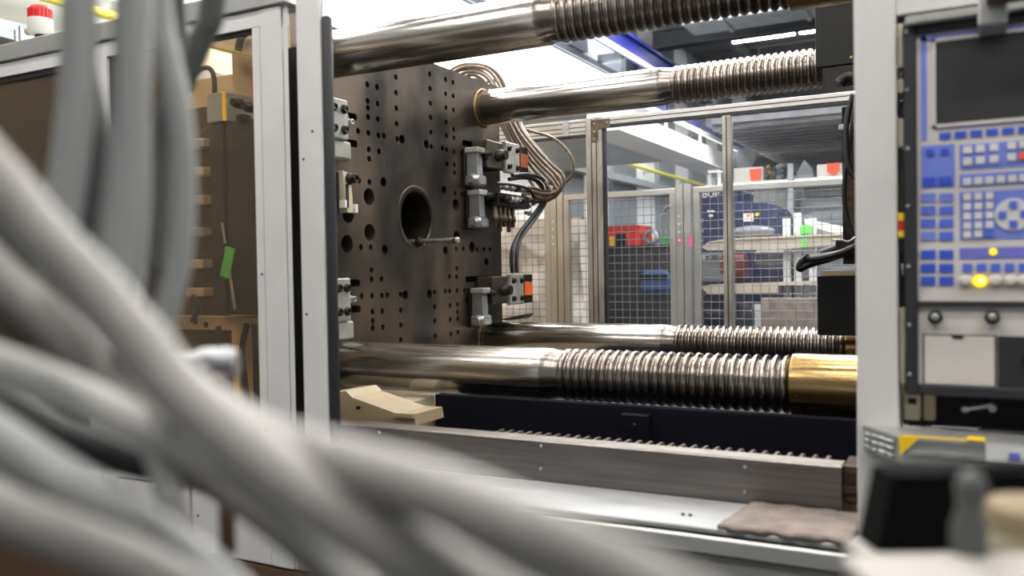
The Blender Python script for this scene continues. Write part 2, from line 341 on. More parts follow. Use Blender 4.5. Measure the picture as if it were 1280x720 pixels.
# ------------------------------------------------------------------ tie bars
R0 = .1035
YF, YB, ZU, ZL = 3.12, 4.61, 2.541, 1.134
def tie_bar(y, z, label):
    t = thing('tie_bar', label, 'tie bar', (-1.5, y, z), 'tie bars of the press')
    part('polished_shaft', MB().lathe([(-3.02, R0-.004), (-3.015, R0), (-1.502, R0), (-1.497, R0-.0005)], (0, y, z), (1,0,0), 72), M['chrome'], t, 'smooth polished shaft')
    prof = [(-1.497, R0-.0005), (-1.478, R0-.0015), (-1.462, R0-.006), (-1.45, R0-.0098), (-1.425, R0-.0098)]
    p = .0349; x = -1.425
    for k in range(25):
        prof += [(x+p*.04, R0-.0115), (x+p*.14, R0-.0065), (x+p*.27, R0-.0025), (x+p*.42, R0-.001), (x+p*.56, R0-.0025), (x+p*.69, R0-.0065), (x+p*.79, R0-.0115), (x+p*.85, R0-.017), (x+p*.98, R0-.017)]
        x += p
    prof += [(-.54, R0-.012)]
    part('grooved_end', MB().lathe(prof, (0, y, z), (1,0,0), 72), M['thread'], t, 'grooved locking end')
    part('bronze_sleeve', MB().lathe([(-.553, R0-.004), (-.553, R0+.0045), (-.548, R0+.006), (.02, R0+.006)], (0, y, z), (1,0,0), 72), M['brass'], t, 'golden bronze sleeve')
    return t
tb = tie_bar(YF, ZL, 'lower front tie bar, the big one across the middle with a gold sleeve')
clone(tb, (0, 0, ZU-ZL), 'upper front tie bar cut off by the top edge of the picture')
clone(tb, (0, YB-YF, 0), 'lower rear tie bar just behind the front one, ending under a black box')
clone(tb, (0, YB-YF, ZU-ZL), 'upper rear tie bar coming out of the drilled plate in front of the white wall')
MB_ = MB
def ring(y, z, ri, ro, x0, x1): return MB().lathe([(x0, ri), (x0, ro), (x1-.004, ro), (x1, ro-.006), (x1, ri), (x0, ri)], (0, y, z), (1,0,0), 56, False)

# ------------------------------------------------------------------ moving platen with its drilled face
XP = -2.63
t = thing('moving_platen', 'big drilled steel mould platen with a round centre hole', 'machine platen', (-2.8, 3.867, .97))
HOLES = [(3.224, 1.674, 's'), (3.282, 1.689, 'L'), (3.294, 1.829, 'L'), (3.383, 1.997, 's'), (3.383, 2.238, 's'), (3.385, 1.435, 's'), (3.388, 1.674, 's'), (3.459, 1.748, 'L'), (3.459, 1.924, 'L'), (3.463, 2.397, 's'), (3.463, 2.477, 's'), (3.464, 2.158, 's'), (3.464, 2.239, 's'), (3.464, 2.318, 's'), (3.464, 2.363, 's'), (3.465, 1.516, 's'), (3.465, 1.675, 's'), (3.465, 1.997, 's'), (3.466, 1.435, 's'), (3.466, 2.112, 's'), (3.467, 1.561, 's'), (3.468, 1.275, 's'), (3.468, 1.355, 's'), (3.469, 1.31, 's'), (3.542, 2.479, 's'), (3.544, 2.319, 's'), (3.544, 2.397, 's'), (3.545, 2.239, 's'), (3.547, 1.516, 's'), (3.547, 2.158, 's'), (3.549, 1.354, 's'), (3.549, 1.433, 's'), (3.55, 1.272, 's'), (3.58, 2.007, 'm'), (3.582, 1.665, 'm'), (3.592, 2.242, 's'), (3.596, 1.434, 's'), (3.704, 2.318, 's'), (3.704, 2.398, 's'), (3.704, 2.478, 's'), (3.705, 1.198, 's'), (3.705, 2.559, 's'), (3.707, 2.24, 's'), (3.708, 1.273, 's'), (3.709, 1.352, 's'), (3.71, 1.432, 's'), (3.75, 2.243, 'm'), (3.753, 1.428, 'm'), (3.98, 2.245, 'm'), (3.982, 1.428, 'm'), (4.025, 2.636, 's'), (4.026, 2.239, 's'), (4.026, 2.317, 's'), (4.026, 2.398, 's'), (4.026, 2.476, 's'), (4.026, 2.556, 's'), (4.03, 1.275, 's'), (4.03, 1.355, 's'), (4.031, 1.436, 's'), (4.033, 1.192, 's'), (4.142, 2.241, 's'), (4.144, 1.438, 's'), (4.152, 2.009, 'm'), (4.153, 1.667, 'm'), (4.186, 2.238, 's'), (4.186, 2.318, 's'), (4.186, 2.477, 's'), (4.186, 2.555, 's'), (4.187, 2.396, 's'), (4.187, 2.636, 's'), (4.188, 2.158, 's'), (4.19, 1.437, 's'), (4.191, 1.519, 's'), (4.192, 1.274, 's'), (4.192, 1.354, 's'), (4.195, 1.188, 's'), (4.265, 2.115, 's'), (4.265, 2.365, 's'), (4.265, 2.397, 's'), (4.266, 2.237, 's'), (4.266, 2.317, 's'), (4.266, 2.476, 's'), (4.266, 2.635, 's'), (4.267, 2.159, 's'), (4.267, 2.555, 's'), (4.268, 1.997, 's'), (4.268, 2.365, 's'), (4.269, 1.518, 's'), (4.27, 1.313, 's'), (4.27, 1.437, 's'), (4.27, 1.678, 's'), (4.271, 1.564, 's'), (4.272, 1.274, 's'), (4.272, 1.355, 's'), (4.273, 1.196, 's'), (4.275, 1.75, 'l'), (4.275, 1.933, 'l'), (4.347, 1.998, 's'), (4.349, 1.679, 's'), (4.349, 2.237, 's'), (4.354, 1.435, 's'), (4.391, 2.237, 's'), (4.397, 1.436, 's'), (4.425, 2.237, 's'), (4.443, 1.836, 'L'), (4.448, 1.983, 'L'), (4.449, 1.69, 'l'), (4.507, 1.677, 's'), (4.59, 1.679, 's'), (4.619, 1.605, 'm'), (4.664, 1.68, 's')]
RAD = {'s': .0155, 'm': .025, 'l': .034, 'L': .043}
holes = [(y, z, RAD[k]) for y, z, k in HOLES]
holes.append((3.867, 1.837, .142))
for y in (YF, YB):
    for z in (ZU, ZL): holes.append((y, z, .121))
# drop near-doubles, then make sure no two rims touch
keep = []
for h in sorted(holes, key=lambda a: -a[2]):
    if all(math.hypot(h[0]-k[0], h[1]-k[1]) > h[2]+k[2]+.002 for k in keep): keep.append(h)
SLOTS = [(4.36, 4.62, 2.285, 2.318), (4.36, 4.50, 2.155, 2.19), (4.365, 4.64, 1.483, 1.518), (4.367, 4.50, 1.357, 1.392), (3.12, 3.375, 2.285, 2.318), (3.12, 3.375, 2.155, 2.19), (3.12, 3.375, 1.483, 1.518), (3.12, 3.375, 1.357, 1.392)]
def rrect(y0, y1, z0, z1, r=.012):
    o = []
    for cy, cz, a in ((y1-r, z1-r, 0), (y0+r, z1-r, 90), (y0+r, z0+r, 180), (y1-r, z0+r, 270)):
        for k in range(4): b = math.radians(a+k*30); o.append((cy+r*math.cos(b), cz+r*math.sin(b)))
    return o
Y0, Y1, Z0, Z1 = 2.92, 4.812, .97, 2.702
loops = []
for y, z, r in keep:
    n = 14 if r < .05 else 48
    loops.append([(y+r*math.cos(2*PI*k/n), z+r*math.sin(2*PI*k/n)) for k in range(n)])
def inside(p, poly):
    c = False; n = len(poly)
    for i in range(n):
        a, b = poly[i], poly[i-1]
        if (a[1] > p[1]) != (b[1] > p[1]) and p[0] < (b[0]-a[0])*(p[1]-a[1])/(b[1]-a[1])+a[0]: c = not c
    return c
slots = []
for s in SLOTS:
    q = rrect(*s)
    if all(not any(inside(p, q) for p in L) and not any(inside(p, L) for p in q) for L in loops): slots.append(q)
loops += slots
outer = [(Y0, Z0), (Y1, Z0), (Y1, Z1), (Y0, Z1)]
vv = [Vector(p) for p in outer]; ff = [[0, 1, 2, 3]]; ee = []
for L in loops:
    o0 = len(vv); vv += [Vector(p) for p in L]; ee += [(o0+i, o0+(i+1) % len(L)) for i in range(len(L))]
cv, cedges, cf, _, _, _ = delaunay_2d_cdt(vv, ee, ff, 1, 1e-6)
mb = MB(); tri = []
boxes = [(min(p[0] for p in L), max(p[0] for p in L), min(p[1] for p in L), max(p[1] for p in L), L) for L in loops]
for f in cf:
    c = sum((cv[i] for i in f), Vector((0, 0)))/len(f)
    if not any(b[0] < c.x < b[1] and b[2] < c.y < b[3] and inside((c.x, c.y), b[4]) for b in boxes): tri.append(tuple(f))
mb.add([(XP, p.x, p.y) for p in cv], tri)
for i, L in enumerate(loops):
    n = len(L); big = i < len(keep) and keep[i][2] > .1; dep = .35 if big else (.05 if i >= len(keep) else .09)
    mb.add([(XP, *p) for p in L]+[(XP-dep, *p) for p in L], [(k, (k+1) % n, n+(k+1) % n, n+k) for k in range(n)])
XB = XP-.35
mb.add([(x, y, z) for x in (XP, XB) for y, z in outer], [(0,1,5,4), (1,2,6,5), (2,3,7,6)])
part('near_edge', MB().add([(x, Y0, z) for x in (XP, XB) for z in (Z0, Z1)], [(0,1,3,2)]), M['cream'], t, 'cream painted near edge')
part('drilled_plate', mb, M['platen'], t)
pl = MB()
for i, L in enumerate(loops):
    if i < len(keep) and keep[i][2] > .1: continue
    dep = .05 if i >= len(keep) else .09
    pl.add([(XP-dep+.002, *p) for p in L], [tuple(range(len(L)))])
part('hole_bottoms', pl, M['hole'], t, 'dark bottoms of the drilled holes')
# back face ring around the through holes
back = MB(); cut = [L for i, L in enumerate(loops) if i < len(keep) and keep[i][2] > .1]
vv = [Vector(p) for p in outer]; ee = []
for L in cut:
    o0 = len(vv); vv += [Vector(p) for p in L]; ee += [(o0+i, o0+(i+1) % len(L)) for i in range(len(L))]
cv, _, cf, _, _, _ = delaunay_2d_cdt(vv, ee, [[0,1,2,3]], 1, 1e-6)
back.add([(XB, p.x, p.y) for p in cv], [tuple(f) for f in cf if not any(inside(tuple(sum((cv[i] for i in f), Vector((0,0)))/3), L) for L in cut)])
part('back_face', back, M['cream'], t, 'cream painted rear side')
part('centring_ring', ring(3.867, 1.837, .143, .178, XP-.02, XP+.002), M['platen'], t)
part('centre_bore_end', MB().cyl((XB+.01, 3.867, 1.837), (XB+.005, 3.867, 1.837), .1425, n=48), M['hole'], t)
for y in (YF, YB):
    for z in (ZU, ZL): part('wiper_ring', ring(y, z, R0+.001, .1175, XP-.03, XP+.012), M['dullbronze'], t, 'bronze wiper ring')
# ejector rod out of the lower edge of the centre hole
ROD0 = (-2.63, 3.872, 1.7116)
t = thing('ejector_rod', 'thin steel ejector rod sticking out under the round centre hole', 'rod', (-2.6, ROD0[1], ROD0[2]))
ry, rz = ROD0[1], ROD0[2]
part('rod', MB().cyl((XP-.06, ry, rz), (-2.40, ry, rz), .0125, n=16), M['steel'], t)
part('tip_collar', MB().lathe([(-2.40, .0125), (-2.40, .0165), (-2.372, .0165), (-2.366, .011)], (0, ry, rz), (1,0,0), 18), M['steel'], t)
part('nut', MB().lathe([(XP+.0045, .03), (XP+.026, .03), (XP+.03, .026)], (0, ry, rz), (1,0,0), 6), M['darksteel'], t)

# ------------------------------------------------------------------ hydraulic mould clamps on the platen
def clamp_block(name, label, y0, yp0, yp1, ye, z0, z1, orange, x1=-2.50):
    t = thing(name, label, 'mould clamp', (-2.56, (y0+yp1)/2, z0), 'hydraulic mould clamps')
    part('cylinder_body', MB().box(XP+.001, x1-.02, y0, yp0+.002, z0+.012, z1-.012, ch=.006), M['bodysteel'], t)
    part('face_plate', MB().box(x1-.03, x1, yp0, yp1, z0, z1, ch=.006), M['greyplate'], t, 'light grey plate with four socket screws')
    for y in (yp0+.035, yp1-.035):
        for z in (z0+.04, z1-.04): part('socket_screw', bolt((x1-.001, y, z), (1,0,0), .0155, .018), M['darksteel'], t)
    part('clamp_piston', MB().lathe([(0, .036), (.03, .036), (.034, .028), (.06, .028)], (x1-.02, (y0+yp0)/2+.03, (z0+z1)/2), (1,0,0), 20), M['darksteel'], t)
    if ye:
        e = part('sensor_head', MB().box(x1-.045, x1-.01, yp1+.001, ye, z0+.004, z1-.004, ch=.004), M['black'], t)
        yy = (yp1+ye)/2
        part('sensor_label', MB().box(x1-.0095, x1-.006, yp1+.025, ye-.012, z0+.055, z1-.05), M['orange'], e, 'orange label')
    return t
cb = clamp_block('hydraulic_clamp', 'lower right clamp block, grey plate and bright orange label, above the lower bar', 4.49, 4.685, 4.865, 5.005, 1.335, 1.525, True)
cb2 = clone(cb, (0, -.03, .81), 'upper right clamp block beside the hose bundle, with an orange label coloured as in shade')
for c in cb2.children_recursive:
    if c.name.startswith('sensor_label'): c.data = c.data.copy(); c.data.materials[0] = M['shadeorange']
def clamp_arm(label, y, z0, z1):
    t = thing('clamp_arm', label, 'mould clamp', (-2.55, y, z0), 'steel clamp arms at the right plate edge')
    part('arm', MB().prism([(-2.60, z0+.06), (-2.53, z0+.05), (-2.535, z1-.03), (-2.56, z1), (-2.60, z1)], 'y', y-.035, y+.03), M['steel'], t)
    part('foot', MB().box(-2.615, -2.52, y-.04, y+.06, z0, z0+.062, ch=.01), M['steel'], t)
    part('hinge_pin', MB().lathe([(0, .034), (.02, .034), (.028, .022), (.04, .02)], (-2.55, y-.04, z0+.032), (0,-1,0), 16), M['steel'], t)
    part('head_plate', MB().box(-2.61, -2.52, y-.045, y+.05, z1-.03, z1+.004, ch=.006), M['greyplate'], t)
    part('clamp_screw', bolt((-2.519, y+.052, z1-.03), (1,0,0), .016, .035), M['darksteel'], t)
    part('screw_block', MB().box(XP+.004, -2.52, y+.045, y+.066, z1-.055, z1-.005, ch=.004), M['darksteel'], t)
    part('rear_block', MB().box(XP+.004, -2.606, y-.045, y+.06, z0-.01, z1, ch=.004), M['darksteel'], t)
    return t
a1 = clamp_arm('uppermost steel clamp arm, beside the upper right clamp block', 4.39, 2.045, 2.265)
clone(a1, (0, .02, -.245), 'middle steel clamp arm under the uppermost one')
clone(a1, (0, .035, -.82), 'lowest steel clamp arm, beside the orange-labelled clamp block')
# left hand clamps
def left_clamp(name, label, y0, y1, z0, z1, jaw_dz):
    t = thing(name, label, 'mould clamp', (-2.56, (y0+y1)/2, z0-.1), 'hydraulic mould clamps')
    x1 = -2.53
    part('face_plate', MB().box(x1-.03, x1, y0, y1, z0, z1, ch=.007), M['greyplate'], t, 'light grey plate with four socket screws')
    part('cylinder_body', MB().box(XP+.001, x1-.028, y0-.02, y1+.012, z0+.004, z1-.008, ch=.005), M['darksteel'], t)
    for y in (y0+.034, y1-.034):
        for z in (z0+.045, z1-.045): part('socket_screw', bolt((x1-.001, y, z), (1,0,0), .0175, .018), M['darksteel'], t)
    part('lock_screw', bolt((-2.56, y1+.03, (z0+z1)/2+.0), (1,0,0), .014, .03), M['steel'], t)
    part('screw_block', MB().box(XP+.004, -2.56, y1+.012, y1+.046, z0+.06, z1-.06, ch=.004), M['darksteel'], t)
    j = part('jaw', MB().box(XP+.004, x1-.012, y0+.045, y1+.032, z0-.085, z0-.002, ch=.008), M['greyplate'], t)
    part('jaw_wing', MB().box(XP+.004, x1-.03, y1+.005, y1+.055, z0-.085, z0-.012, ch=.006), M['greyplate'], j)
    part('jaw_pin', MB().box(XP+.004, x1-.03, y0-.012, y0+.018, z0-.085, z0-.003), M['steel'], j)
    return t
LC1 = (-2.53, 3.0633, 2.3421)
LC1b = (-2.53, 3.1869, 2.1576)
LC2 = (-2.53, 3.0534, 1.5265)
LC2b = (-2.53, 3.1802, 1.3287)
left_clamp('hydraulic_clamp', 'upper left clamp block with four screws, beside the black door seal', LC1[1]-.02, LC1b[1], LC1b[2], LC1[2], .1)
left_clamp('hydraulic_clamp', 'lower left clamp block with four screws and an upright rod', LC2[1], LC2b[1], LC2b[2], LC2[2], .1)
SR = (-2.56, 3.0989, 1.5552)
solo('guide_rod', MB().cyl((-2.56, SR[1], SR[2]-.02), (-2.56, SR[1], SR[2]+.06), .011, n=12), M['steel'], 'short upright rod on top of the lower left clamp block', 'rod')
W0 = (-2.55, 3.1612, 2.0207)
W1 = (-2.55, 3.2425, 1.8305)
t = thing('wedge_clamp', 'cream wedge clamp with a black screw, between the two left clamp blocks', 'mould clamp', (-2.58, W0[1], W1[2]))
part('wedge_body', MB().prism([(W0[1], W0[2]), (W0[1]+.055, W0[2]-.01), (W1[1]-.01, W1[2]+.02), (W1[1]-.015, W1[2]), (W0[1]+.03, W1[2]), (W0[1]+.01, W1[2]+.09)], 'x', XP+.001, -2.55), M['creamlight'], t)
part('side_plate', MB().box(XP+.001, -2.57, W0[1]-.10, W0[1]-.002, W1[2]-.012, W0[2]-.005, ch=.005), M['darksteel'], t)
part('slot', MB().box(-2.551, -2.546, W0[1]+.018, W0[1]+.036, W0[2]-.17, W0[2]-.06), M['hole'], t)
part('socket_screw', bolt((-2.55, W0[1]+.045, W0[2]-.035), (1,0,0), .022, .045), M['darksteel'], t)
part('wing', MB().box(-2.60, -2.54, W0[1]+.0, W0[1]+.012, W1[2]+.02, W1[2]+.055), M['whitepl'], t)
part('wing', MB().box(-2.60, -2.54, W1[1]-.004, W1[1]+.012, W1[2]+.0, W1[2]+.04), M['whitepl'], t)

# hose manifold under the upper right clamp
MA = (-2.45, 4.5129, 2.0317)
MBt = (-2.45, 4.9335, 1.9315)
t = thing('hose_manifold', 'dark hose manifold with rows of steel couplings under the upper right clamp', 'manifold', (-2.5, MA[1], MBt[2]))
part('block', MB().box(-2.62, -2.47, MA[1]-.02, MBt[1]-.03, MBt[2], MA[2]-.02, ch=.006), M['darksteel'], t)
for k in range(4):
    for j in range(2):
        y = MA[1]+.01+k*.062; z = MBt[2]+.04+j*.07
        part('coupling', MB().lathe([(0, .016), (.03, .016), (.032, .02), (.05, .02), (.052, .012), (.07, .012)], (-2.47, y, z), (1,0,0), 12), M['steel'] if (k+j) % 3 else M['darksteel'], t)
for k in range(5):
    y = MA[1]-.005+k*.055
    part('drop_coupling', MB().lathe([(0, .014), (.05, .014), (.052, .02), (.085, .02), (.088, .013), (.12+.03*(k % 2), .013)], (-2.5, y, MBt[2]), (0,0,-1), 10), M['rack'], t)
for k in range(3):
    part('side_coupling', MB().lathe([(0, .012), (.04, .012), (.042, .017), (.06, .017)], (-2.5, MBt[1]-.03, MBt[2]+.03-k*.05+.05), (0,1,0), 10), M['steel'], t)

# ------------------------------------------------------------------ tan hose bundle over the platen edge
HB = [[(-3.1706, 4.96, 2.7748), (-3.0926, 4.96, 2.8568), (-2.9667, 4.96, 2.8998), (-2.8086, 4.96, 2.8698), (-2.7148, 4.96, 2.7703), (-2.6474, 4.96, 2.5978), (-2.5688, 4.96, 2.4363), (-2.4343, 4.96, 2.2723), (-2.2913, 4.96, 2.1261), (-2.2815, 4.96, 2.0553), (-2.3598, 4.96, 2.0246), (-2.5353, 4.96, 2.06)], [(-3.1627, 4.987, 2.7571), (-3.072, 4.987, 2.838), (-2.9525, 4.987, 2.8716), (-2.8368, 4.987, 2.8366), (-2.7602, 4.987, 2.744), (-2.6859, 4.987, 2.5801), (-2.6122, 4.987, 2.4282), (-2.4937, 4.987, 2.2541), (-2.3489, 4.987, 2.1018), (-2.3166, 4.987, 2.0291), (-2.3958, 4.987, 1.9979), (-2.567, 4.987, 2.038)], [(-3.1544, 5.014, 2.7501), (-3.0637, 5.014, 2.826), (-2.9504, 5.014, 2.8553), (-2.8649, 5.014, 2.8187), (-2.7997, 5.014, 2.7322), (-2.7185, 5.014, 2.577), (-2.6442, 5.014, 2.4242), (-2.5306, 5.014, 2.2442), (-2.3959, 5.014, 2.0865), (-2.3632, 5.014, 2.0132), (-2.4432, 5.014, 1.9868), (-2.6047, 5.014, 2.0212)], [(-3.2414, 5.041, 2.8188), (-3.1555, 5.041, 2.8959), (-3.0273, 5.041, 2.9395), (-2.8419, 5.041, 2.9056), (-2.7289, 5.041, 2.8025), (-2.655, 5.041, 2.6113), (-2.5814, 5.041, 2.4481), (-2.4284, 5.041, 2.2703), (-2.3059, 5.041, 2.1543), (-2.3016, 5.041, 2.0829), (-2.3754, 5.041, 2.0464), (-2.5472, 5.041, 2.0873)], [(-3.1628, 5.068, 2.7493), (-3.0653, 5.068, 2.8198), (-2.9577, 5.068, 2.8397), (-2.8839, 5.068, 2.8043), (-2.8365, 5.068, 2.7138), (-2.7661, 5.068, 2.5793), (-2.6908, 5.068, 2.4246), (-2.5875, 5.068, 2.233), (-2.4678, 5.068, 2.0847), (-2.4288, 5.068, 2.0152), (-2.5159, 5.068, 1.9887), (-2.6509, 5.068, 2.0114)], [(-3.2435, 5.095, 2.8177), (-3.1507, 5.095, 2.9002), (-3.0223, 5.095, 2.9226), (-2.9101, 5.095, 2.8927), (-2.8134, 5.095, 2.7904), (-2.7318, 5.095, 2.6117), (-2.6507, 5.095, 2.4562), (-2.5241, 5.095, 2.2781), (-2.3823, 5.095, 2.1333), (-2.3553, 5.095, 2.0491), (-2.4358, 5.095, 2.0226), (-2.6165, 5.095, 2.0587)], [(-3.2202, 5.122, 2.8751), (-3.1278, 5.122, 2.9409), (-2.9872, 5.122, 2.9507), (-2.8634, 5.122, 2.8976), (-2.7672, 5.122, 2.79), (-2.6918, 5.122, 2.6172), (-2.6052, 5.122, 2.4557), (-2.4445, 5.122, 2.2645), (-2.3549, 5.122, 2.1338), (-2.3562, 5.122, 2.0614), (-2.4372, 5.122, 2.0244), (-2.6127, 5.122, 2.0499)], [(-2.9577, 5.149, 2.6972), (-2.8832, 5.149, 2.6678), (-2.823, 5.149, 2.5755), (-2.752, 5.149, 2.4402), (-2.6587, 5.149, 2.2513), (-2.5545, 5.149, 2.0855), (-2.5323, 5.149, 2.0103), (-2.6039, 5.149, 1.9823), (-2.7237, 5.149, 2.0097)], [(-2.9839, 5.176, 2.8027), (-2.8699, 5.176, 2.844), (-2.7848, 5.176, 2.7695), (-2.7084, 5.176, 2.6112), (-2.6209, 5.176, 2.4536), (-2.5282, 5.176, 2.3186), (-2.425, 5.176, 2.1953), (-2.4033, 5.176, 2.11), (-2.4742, 5.176, 2.0511), (-2.6167, 5.176, 2.0272)]]
for i, tr in enumerate(HB):
    solo('hydraulic_hose', MB().tube(tr, .0118, 8, 5), M['cable_tan'], 'tan hydraulic hose in the bundle looping over the platen edge', 'hydraulic hose', 'tan hydraulic hoses in the bundle')
LOOP = [(-2.7011, 5.24, 2.5122), (-2.6167, 5.24, 2.483), (-2.4629, 5.24, 2.4267), (-2.3594, 5.24, 2.3389), (-2.3148, 5.24, 2.2514), (-2.3218, 5.24, 2.1784), (-2.3747, 5.24, 2.1239), (-2.4566, 5.24, 2.1131), (-2.527, 5.24, 2.1441)]
solo('hydraulic_hose', MB().tube(LOOP, .0095, 8, 6), M['cable_tan'], 'single tan hose swinging out in a wide loop right of the bundle', 'hydraulic hose')
BH1 = [(-2.44, 4.5766, 2.0931), (-2.44, 4.7763, 2.1199), (-2.44, 4.9657, 2.1108), (-2.44, 5.0455, 2.0607), (-2.44, 5.0071, 1.976), (-2.44, 4.8665, 1.8773), (-2.44, 4.7105, 1.7823), (-2.44, 4.6132, 1.6927), (-2.44, 4.5898, 1.6109), (-2.44, 4.5973, 1.534)]
BH2 = [(-2.42, 4.5805, 2.116), (-2.42, 4.7922, 2.1397), (-2.42, 4.995, 2.1272), (-2.42, 5.0638, 2.0712), (-2.42, 5.0246, 1.976), (-2.42, 4.8824, 1.8722), (-2.42, 4.7249, 1.7772), (-2.42, 4.6373, 1.6926), (-2.42, 4.6136, 1.6105), (-2.42, 4.616, 1.5336)]
solo('black_hose', MB().tube(BH1, .012, 10, 6), M['cable_black'], 'left one of two black hoses dropping into the orange-labelled clamp', 'hydraulic hose')
solo('black_hose', MB().tube(BH2, .012, 10, 6), M['cable_black'], 'right one of two black hoses dropping into the orange-labelled clamp', 'hydraulic hose')
BH3 = [(-2.385, 4.3181, 2.0451), (-2.385, 4.5122, 2.0513), (-2.385, 4.7197, 2.0434), (-2.385, 4.8052, 1.9906)]
solo('black_hose', MB().tube(BH3, .010, 10, 6), M['cable_black'], 'short black hose lying along the top of the manifold', 'hydraulic hose')
TC = [(-2.55, 4.4324, 1.2728), (-2.55, 4.3937, 1.2421), (-2.55, 4.3642, 1.1972), (-2.55, 4.3619, 1.1319)]
solo('thin_cable', MB().tube(TC, .005, 6, 4), M['cable_black'], 'thin black cable hanging from the lowest clamp arm', 'cable')
# bent tin flag above the lower rear bar
FL = [(-2.5781, 4.72, 1.2464), (-2.3882, 4.72, 1.2828), (-2.4217, 4.72, 1.2531), (-2.5107, 4.72, 1.2422)]
solo('tin_plate', MB().prism([(p[0], p[2]) for p in FL], 'y', 4.66, 4.78), M['rack'], 'thin bent tin plate lying on the lower rear bar', 'plate')

# ------------------------------------------------------------------ machine bed, rail, tray
t = thing('machine_bed', 'dark navy machine bed under the tie bars', 'machine bed', (-1.2, 3.8, 0))
part('bed_box', MB().box(-1.93, -.20, 3.001, 5.2, .0, .99), M['navy'], t)
part('bed_floor', MB().box(-1.93, -.2, 2.66, 2.95, .0, .80), M['navy'], t)
part('front_wall', MB().box(-1.93, -.20, 2.95, 3.0, .0, 1.05), M['navy'], t)
part('rear_bed_wall', MB().box(-1.93, -.2, 3.6, 5.2, .991, 1.018), M['navy'], t)
JB0 = (-1.1201, 2.92, 1.0281)
JB1 = (-1.0133, 2.92, 0.9297)
b = part('joint_bracket', MB().box(JB0[0], JB1[0], 2.915, 2.95, JB1[2]-.03, JB0[2], ch=.004), M['navy'], t, 'bolted navy joint plate')
part('bracket_screw', bolt(((JB0[0]+JB1[0])/2, 2.915, (JB0[2]+JB1[2])/2+.01), (0,-1,0), .008, .008), M['darksteel'], b)
part('right_column', MB().box(-.33, -.2, 2.925, 2.949, .85, 1.06), M['darksteel'], t)
RK0 = (-1.4643, 2.62, 0.9747)
RK1 = (-0.337, 2.62, 0.9904)
t = thing('toothed_rack', 'greasy toothed rack lying behind the stainless rail', 'rack', (-1, 2.6, .95))
zr = (RK0[2]+RK1[2])/2
part('rack_bar', MB().box(RK0[0], RK1[0], 2.56, 2.66, zr-.12, zr-.012), M['rack'], t)
n = int((RK1[0]-RK0[0])/.036)
for k in range(n):
    x = RK0[0]+k*.036
    part('tooth', MB().prism([(x, zr-.012), (x+.026, zr-.012), (x+.018, zr+.012), (x+.008, zr+.012)], 'y', 2.57, 2.65), M['rack'], t)
t = thing('side_rail', 'long brushed stainless side rail in front of the machine bed', 'rail', (-1.2, 2.44, .88))
part('rail_plate', MB().box(-2.5, -.311, 2.44, 2.446, .885, 1.008), M['stainless'], t)
part('rail_lip', MB().prism([(2.446, 1.0), (2.44, 1.006), (2.452, 1.012), (2.515, 1.012), (2.515, 1.006), (2.454, 1.006)], 'x', -2.5, -.311), M['stainless'], t)
RB = [(-1.8303, 2.44, 0.9903), (-1.2027, 2.44, 0.9934), (-1.204, 2.44, 0.9224), (-0.566, 2.44, 0.9863), (-0.5668, 2.44, 0.9163)]
for p in RB: part('rivet', MB().lathe([(0, .006), (.003, .006), (.006, .003)], (p[0], 2.44, p[2]), (0,-1,0), 10), M['steel'], t)
t = thing('rail_support', 'rusty layered support block at the right end of the rail', 'machine block', (-.25, 2.6, .88))
for k in range(5): part('scale_layer', MB().box(-.309, -.20, 2.46+.01*(k % 2), 2.6, .885+k*.026, .905+k*.026), M['rust'], t)
solo('bed_tray', MB().box(-2.5, -.2, 2.17, 2.437, .868, .884, ch=.003), M['tray'], 'light zinc tray plate along the front of the bed', 'tray')
t = thing('door_track', 'grey sliding door track with a pale front lip', 'door track', (-1.2, 2.12, .84))
part('channel', MB().box(-1.765, -.2, 2.10, 2.17, .842, .858), M['darksteel'], t)
part('front_lip', MB().box(-1.735, -.2, 2.085, 2.10, .845, .886, ch=.003), M['alu'], t)
part('rear_lip', MB().box(-1.765, -.2, 2.163, 2.169, .858, .872), M['darksteel'], t)
FELT = MB()
FT0 = (-0.5384, 2.4202, 0.886)
FT1 = (-0.52, 2.1405, 0.886)
nx, ny = 24, 10; xa, xb, ya, yb = -.545, -.235, 2.165, 2.43
vs = []
for sft in (0, .007):
    for i in range(nx+1):
        for j in range(ny+1):
            e = .006*math.sin(i*1.3)+.004*math.sin(i*.6+2)
            x = xa+(xb-xa)*i/nx-.03*(1-j/ny); y = ya+(yb-ya)*j/ny+(e if j == 0 else 0)
            vs.append((x, y, .8855+sft+(0.0025*random.random()+.0015*math.sin(i*.9)*math.sin(j*.8)+.002 if sft else 0)))
N = (nx+1)*(ny+1); idx = lambda s, i, j: s*N+i*(ny+1)+j
fs = [(idx(s,i,j), idx(s,i+1,j), idx(s,i+1,j+1), idx(s,i,j+1)) for s in (0,1) for i in range(nx) for j in range(ny)]
for i in range(nx): fs += [(idx(0,i,0), idx(0,i+1,0), idx(1,i+1,0), idx(1,i,0)), (idx(0,i,ny), idx(0,i+1,ny), idx(1,i+1,ny), idx(1,i,ny))]
for j in range(ny): fs += [(idx(0,0,j), idx(0,0,j+1), idx(1,0,j+1), idx(1,0,j)), (idx(0,nx,j), idx(0,nx,j+1), idx(1,nx,j+1), idx(1,nx,j))]
FELT.add(vs, fs, True)
solo('felt_mat', FELT, M['felt'], 'brown-grey felt mat lying on the right end of the tray', 'mat')
TS = (-0.6831, 2.2584, 0.884)
solo('tray_screws', MB().lathe([(0,.006),(.003,.006),(.005,.003)], (TS[0]-.008, TS[1], .884), (0,0,1), 10).lathe([(0,.006),(.003,.006),(.005,.003)], (TS[0]+.012, TS[1], .884), (0,0,1), 10), M['darksteel'], 'pair of small dark screws in the tray', 'screw')
